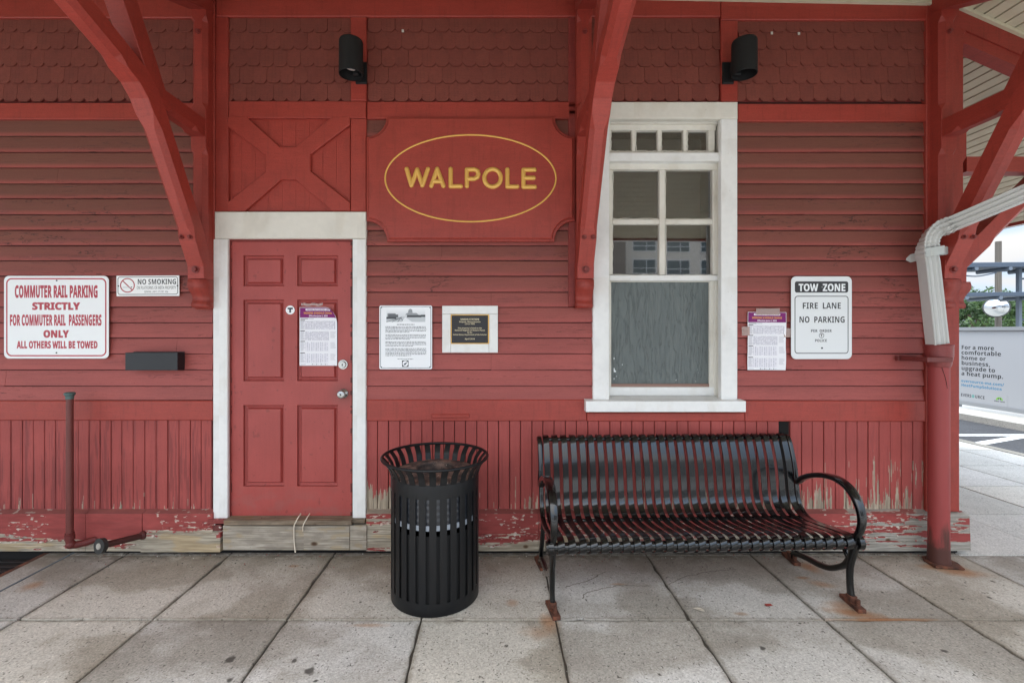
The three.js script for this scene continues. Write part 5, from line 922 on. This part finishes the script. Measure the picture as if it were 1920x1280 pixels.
function buildPanel(t, tx, w, yb, yt, z0, z1) {
  const tx2 = tx;
  const m = paper(tx2), h = yt - yb;
  // lettering runs from the far end towards the viewer
  const g = board(-w / 2, w / 2, 0, h, 0, 0.05, 0.002); planUV(g, -w / 2, w / 2, 0, h); g.rotateY(-Math.PI / 2).translate(0.05, yb, (z0 + z1) / 2);
  part('face', g, m, t);
  const fr = std([150, 154, 158], 0.4, { metalness: 0.4 });
  part('top_rail', board(-0.03, 0.1, yt, yt + 0.07, z0, z1, 0.006), fr, t); part('bottom_rail', board(-0.03, 0.1, yb - 0.08, yb, z0, z1, 0.006), fr, t);
  part('back_panel', board(0.055, 0.09, yb, yt, z0, z1, 0.002), fr, t);
  for (const z of [z0 + 0.1, 0, z1 - 0.1]) part('leg', board(0.02, 0.08, 0, yb - 0.08, z - 0.03, z + 0.03, 0.004), fr, t);
  // logos: the utility's name with a green ring for one letter, and a small green half sun with lettering
  const lg = canvasTex(1024, 256, (q, W, H) => { q.fillStyle = '#9fa2a6'; q.fillRect(0, 0, W, H); fit(q, 'EVERS', 10, 150, 250, 'bold 96px sans-serif', '#2a2c30', 'left'); fit(q, 'URCE', 336, 150, 220, 'bold 96px sans-serif', '#2a2c30', 'left'); q.fillStyle = '#2f8f86'; q.beginPath(); q.arc(298, 116, 34, 0, 7); q.fill(); q.fillStyle = '#9fa2a6'; q.fillRect(262, 100, 72, 8); q.fillRect(262, 122, 72, 8); q.fillStyle = '#6fae3c'; q.beginPath(); q.arc(860, 130, 70, Math.PI, 0); q.fill(); q.fillStyle = '#9fa2a6'; q.beginPath(); q.arc(860, 140, 42, Math.PI, 0); q.fill(); q.fillStyle = '#2a2c30'; q.fillRect(830, 80, 18, 40); q.fillRect(870, 76, 18, 44); fit(q, 'mass save', 860, 168, 220, 'bold 52px sans-serif', '#2a2c30'); });
  const l = board(-0.46, 0.46, 0, 0.23, 0, 0.0022, 0.0005); planUV(l, -0.46, 0.46, 0, 0.23); l.rotateY(-Math.PI / 2).translate(-0.0015, yb + 0.0, z0 + 0.63); part('logo_strip', l, paper(lg), t);
}
{ // pole with convex mirror
  const t = thing('utility_pole', 'weathered grey wooden pole behind the advertising panel', 'pole', [20.5, 0, -15.5]);
  const wood = pairTex(256, 512, (u, v) => { const n = fbm(u * 30, v * 6, 4); return [...mix3([70, 66, 62], [112, 108, 102], n), 255 * n]; });
  part('pole', cyl(0.105, 0.1, 5.4, 16).translate(0, 2.6, 0), std([255, 255, 255], 0.9, { map: wood[0], bumpMap: wood[1], bumpScale: 0.01 }), t);
  const mm = thing('convex_mirror', 'shiny domed traffic mirror mounted on the grey pole', 'mirror', [20.1, 2.6, -15.2], -0.82);
  const c = new THREE.SphereGeometry(0.46, 48, 24, 0, Math.PI * 2, 0, 0.95); c.rotateX(Math.PI / 2).translate(0, 0, -0.27); part('dome', c, std([200, 204, 208], 0.04, { metalness: 1 }), mm);
  part('rim', new THREE.TorusGeometry(0.375, 0.02, 8, 48), std([60, 62, 64], 0.5), mm); part('bracket', board(-0.04, 0.04, -0.04, 0.04, -0.18, 0.0, 0.004), galv, mm);
}
{ // open steel canopies across the road
  const t = thing('steel_canopy', 'blue-grey steel frame with two flat roof decks beyond the panel', 'canopy', [16.5, 0, -11]);
  const st = std([70, 82, 98], 0.5, { metalness: 0.35 }), pale = std([88, 99, 113], 0.6);
  for (const [y, x0, th] of [[3.62, -2.6, 0.15], [2.72, -2.9, 0.13]]) {
    const d = part('roof_deck', board(x0, 7, y, y + th, -1.1, 0.1, 0.01), st, t); d.rotation.z = 0.008;
    for (let k = 0; k < 6; k++) part('purlin', cyl(0.06, 0.06, 1.0, 12).rotateX(Math.PI / 2).translate(x0 + 0.95 + k * 1.05, y - 0.05, -0.4), pale, t);
  }
  for (const x of [0.1, 4.2]) { part('post', board(x - 0.05, x + 0.05, 0, 3.62, -0.35, -0.25, 0.006), pale, t); part('bracing', tube([[x, 3.3, -0.3], [x + 0.6, 3.3, -0.3], [x + 1.6, 3.36, -0.3]], 0.03, 8, 6), st, t); part('bracing', tube([[x, 2.0, -0.3], [x + 1.6, 2.0, -0.3]], 0.03, 8, 6), st, t); }
  part('stay', tube([[-1.6, 3.6, 0], [-2.1, 3.42, 0], [-1.6, 3.34, 0], [-0.95, 3.45, 0]], 0.02, 16, 6), st, t);
}
{ // trees behind
  const lv = [[62, 92, 44], [74, 104, 50], [48, 78, 40]].map((c) => phys(c, 0.8, { transmission: 0.3, thickness: 0 }));
  const bark = std([84, 74, 62], 0.95);
  const labels = ['bushy green tree nearest the red corner behind the advert', 'green tree with feathery top rising left of the mirror pole', 'green tree directly behind the domed mirror', 'low round green tree right of the mirror pole', 'green tree at the right edge behind the canopy post', 'far green tree outside the right edge'];
  [[25.2, -20.5, 3.5, 2.2], [28.5, -24, 4.0, 2.3], [30, -22.5, 3.4, 2.1], [33.5, -25, 3.7, 2.3], [35.5, -24, 3.9, 2.5], [40, -26, 4.3, 2.8]].forEach(([x, z, h, w], q) => {
    const t = thing('tree', labels[q], 'tree', [x, 0, z], 0, 'trees beyond the road'); const r = rng(90 + q), P = [];
    part('trunk', merged([tube([[0, -0.2, 0], [0.05, h * 0.3, 0], [0, h * 0.75, 0.05]], 0.13, 12, 8), tube([[0, h * 0.3, 0], [0.5, h * 0.55, 0.2], [0.9, h * 0.7, 0.3]], 0.06, 8, 6), tube([[0, h * 0.35, 0], [-0.5, h * 0.55, -0.1], [-0.8, h * 0.72, 0]], 0.06, 8, 6)]), bark, t);
    const cl = []; for (let k = 0; k < 46; k++) { const a = r() * 6.283, e = r(), yy = h * (0.22 + 0.72 * e), rad = w * Math.sqrt(r()) * Math.sqrt(Math.max(0.05, 1 - Math.pow((e - 0.4) / 0.64, 2))); cl.push([Math.cos(a) * rad, yy, Math.sin(a) * rad, 0.35 + 0.4 * r()]); }
    const sets = [[], [], []];
    cl.forEach(([cx, cy, cz, cr]) => { for (let k = 0; k < 110; k++) { const s = 0.05 + 0.06 * r(), d = [r() - 0.5, r() - 0.5, r() - 0.5], l = Math.hypot(...d) || 1, rad = cr * (0.5 + 0.5 * Math.cbrt(r())), p = [cx + d[0] / l * rad, cy + d[1] / l * rad * 0.8 + (q === 1 ? 0.3 * Math.max(0, d[1]) : 0), cz + d[2] / l * rad]; const u = new THREE.Vector3(r() - 0.5, r() - 0.5, r() - 0.5).normalize(), v = new THREE.Vector3(r() - 0.5, r() - 0.5, r() - 0.5).cross(u).normalize(); const a = [p[0] + u.x * s * 1.6, p[1] + u.y * s * 1.6, p[2] + u.z * s * 1.6], b = [p[0] + v.x * s * 0.6, p[1] + v.y * s * 0.6, p[2] + v.z * s * 0.6], c = [p[0] - u.x * s * 1.6, p[1] - u.y * s * 1.6, p[2] - u.z * s * 1.6], e = [p[0] - v.x * s * 0.6, p[1] - v.y * s * 0.6, p[2] - v.z * s * 0.6]; sets[Math.floor(r() * 3)].push(...a, ...b, ...c, ...a, ...c, ...e); } });
    sets.forEach((o, i) => part('crown', fromTris(o), lv[i], t));
  });
  // low growth closing the view under the crowns
  const o = [], r = rng(55); for (let k = 0; k < 9000; k++) { const x = mix(20, 60, r()), z = -30 + 3 * r() + (x - 40) * 0.1, y = 2.7 * Math.pow(r(), 0.8), s = 0.14; o.push(x, y, z, x + s, y + s * r(), z + s * (r() - 0.5), x + s * (r() - 0.5), y + s, z + s * r()); }
  const hd = part('hedge', fromTris(o), lv[2]); hd.userData = { kind: 'stuff', label: 'dense dark green undergrowth behind the trees beyond the road', category: 'undergrowth' };
}
{ // apartment block across the forecourt: seen only as a reflection in the window panes
  const t = thing('apartment_building', 'grey apartment block with white framed windows, mirrored in the upper window panes', 'building', [27, 0, 62], Math.PI);
  const stucco = std([206, 201, 194], 0.9), brick = std([120, 112, 108], 0.95), fr = std([222, 224, 224], 0.6), gl = phys([70, 88, 96], 0.08, { clearcoat: 1 });
  part('wall', board(-13, 9.3, 0, 17.5, -8, 0, 0.02), stucco, t); part('brick_wing', board(9.35, 18, 0, 15.5, -8, 1.6, 0.02), brick, t); part('wall', board(-24, -13.05, 0, 16.5, -8, -1.5, 0.02), stucco, t);
  for (let k = 0; k < 36; k++) part('brick_course', board(9.35, 18, 3.9 + k * 0.31, 4.1 + k * 0.31, 1.6, 1.63, 0.003), brick, t);
  for (let f = 0; f < 5; f++) for (const x of [6.3, 1.4, -3.4, -8.2]) {
    const y = 0.65 + f * 3.15, w = 1.65; const q = part('window', board(x - w, x + w, y, y + 2.1, 0, 0.08, 0.01), fr, t);
    for (const [a, b] of [[-1.55, -0.35], [-0.25, 1.55]]) for (const [c, d] of [[0.1, 0.75], [0.85, 2.0]]) part('pane', board(x + a, x + b, y + c, y + d, 0.075, 0.09, 0.002), gl, q);
  }
  for (let f = 0; f < 5; f++) { const y = 3.3 + f * 3.15; const b = part('balcony', board(-20, -13.2, y, y + 0.25, -1.5, 0.8, 0.01), fr, t); part('railing', merged([board(-20, -13.2, y + 1.2, y + 1.3, 0.72, 0.8, 0.005), ...Array.from({ length: 20 }, (_, i) => board(-19.9 + i * 0.34, -19.85 + i * 0.34, y + 0.25, y + 1.2, 0.74, 0.78, 0.003))]), fr, b); part('door', board(-18.5, -15, y + 0.25, y + 2.5, -1.5, -1.46, 0.01), gl, b); }
}
renderer.render(scene, camera);
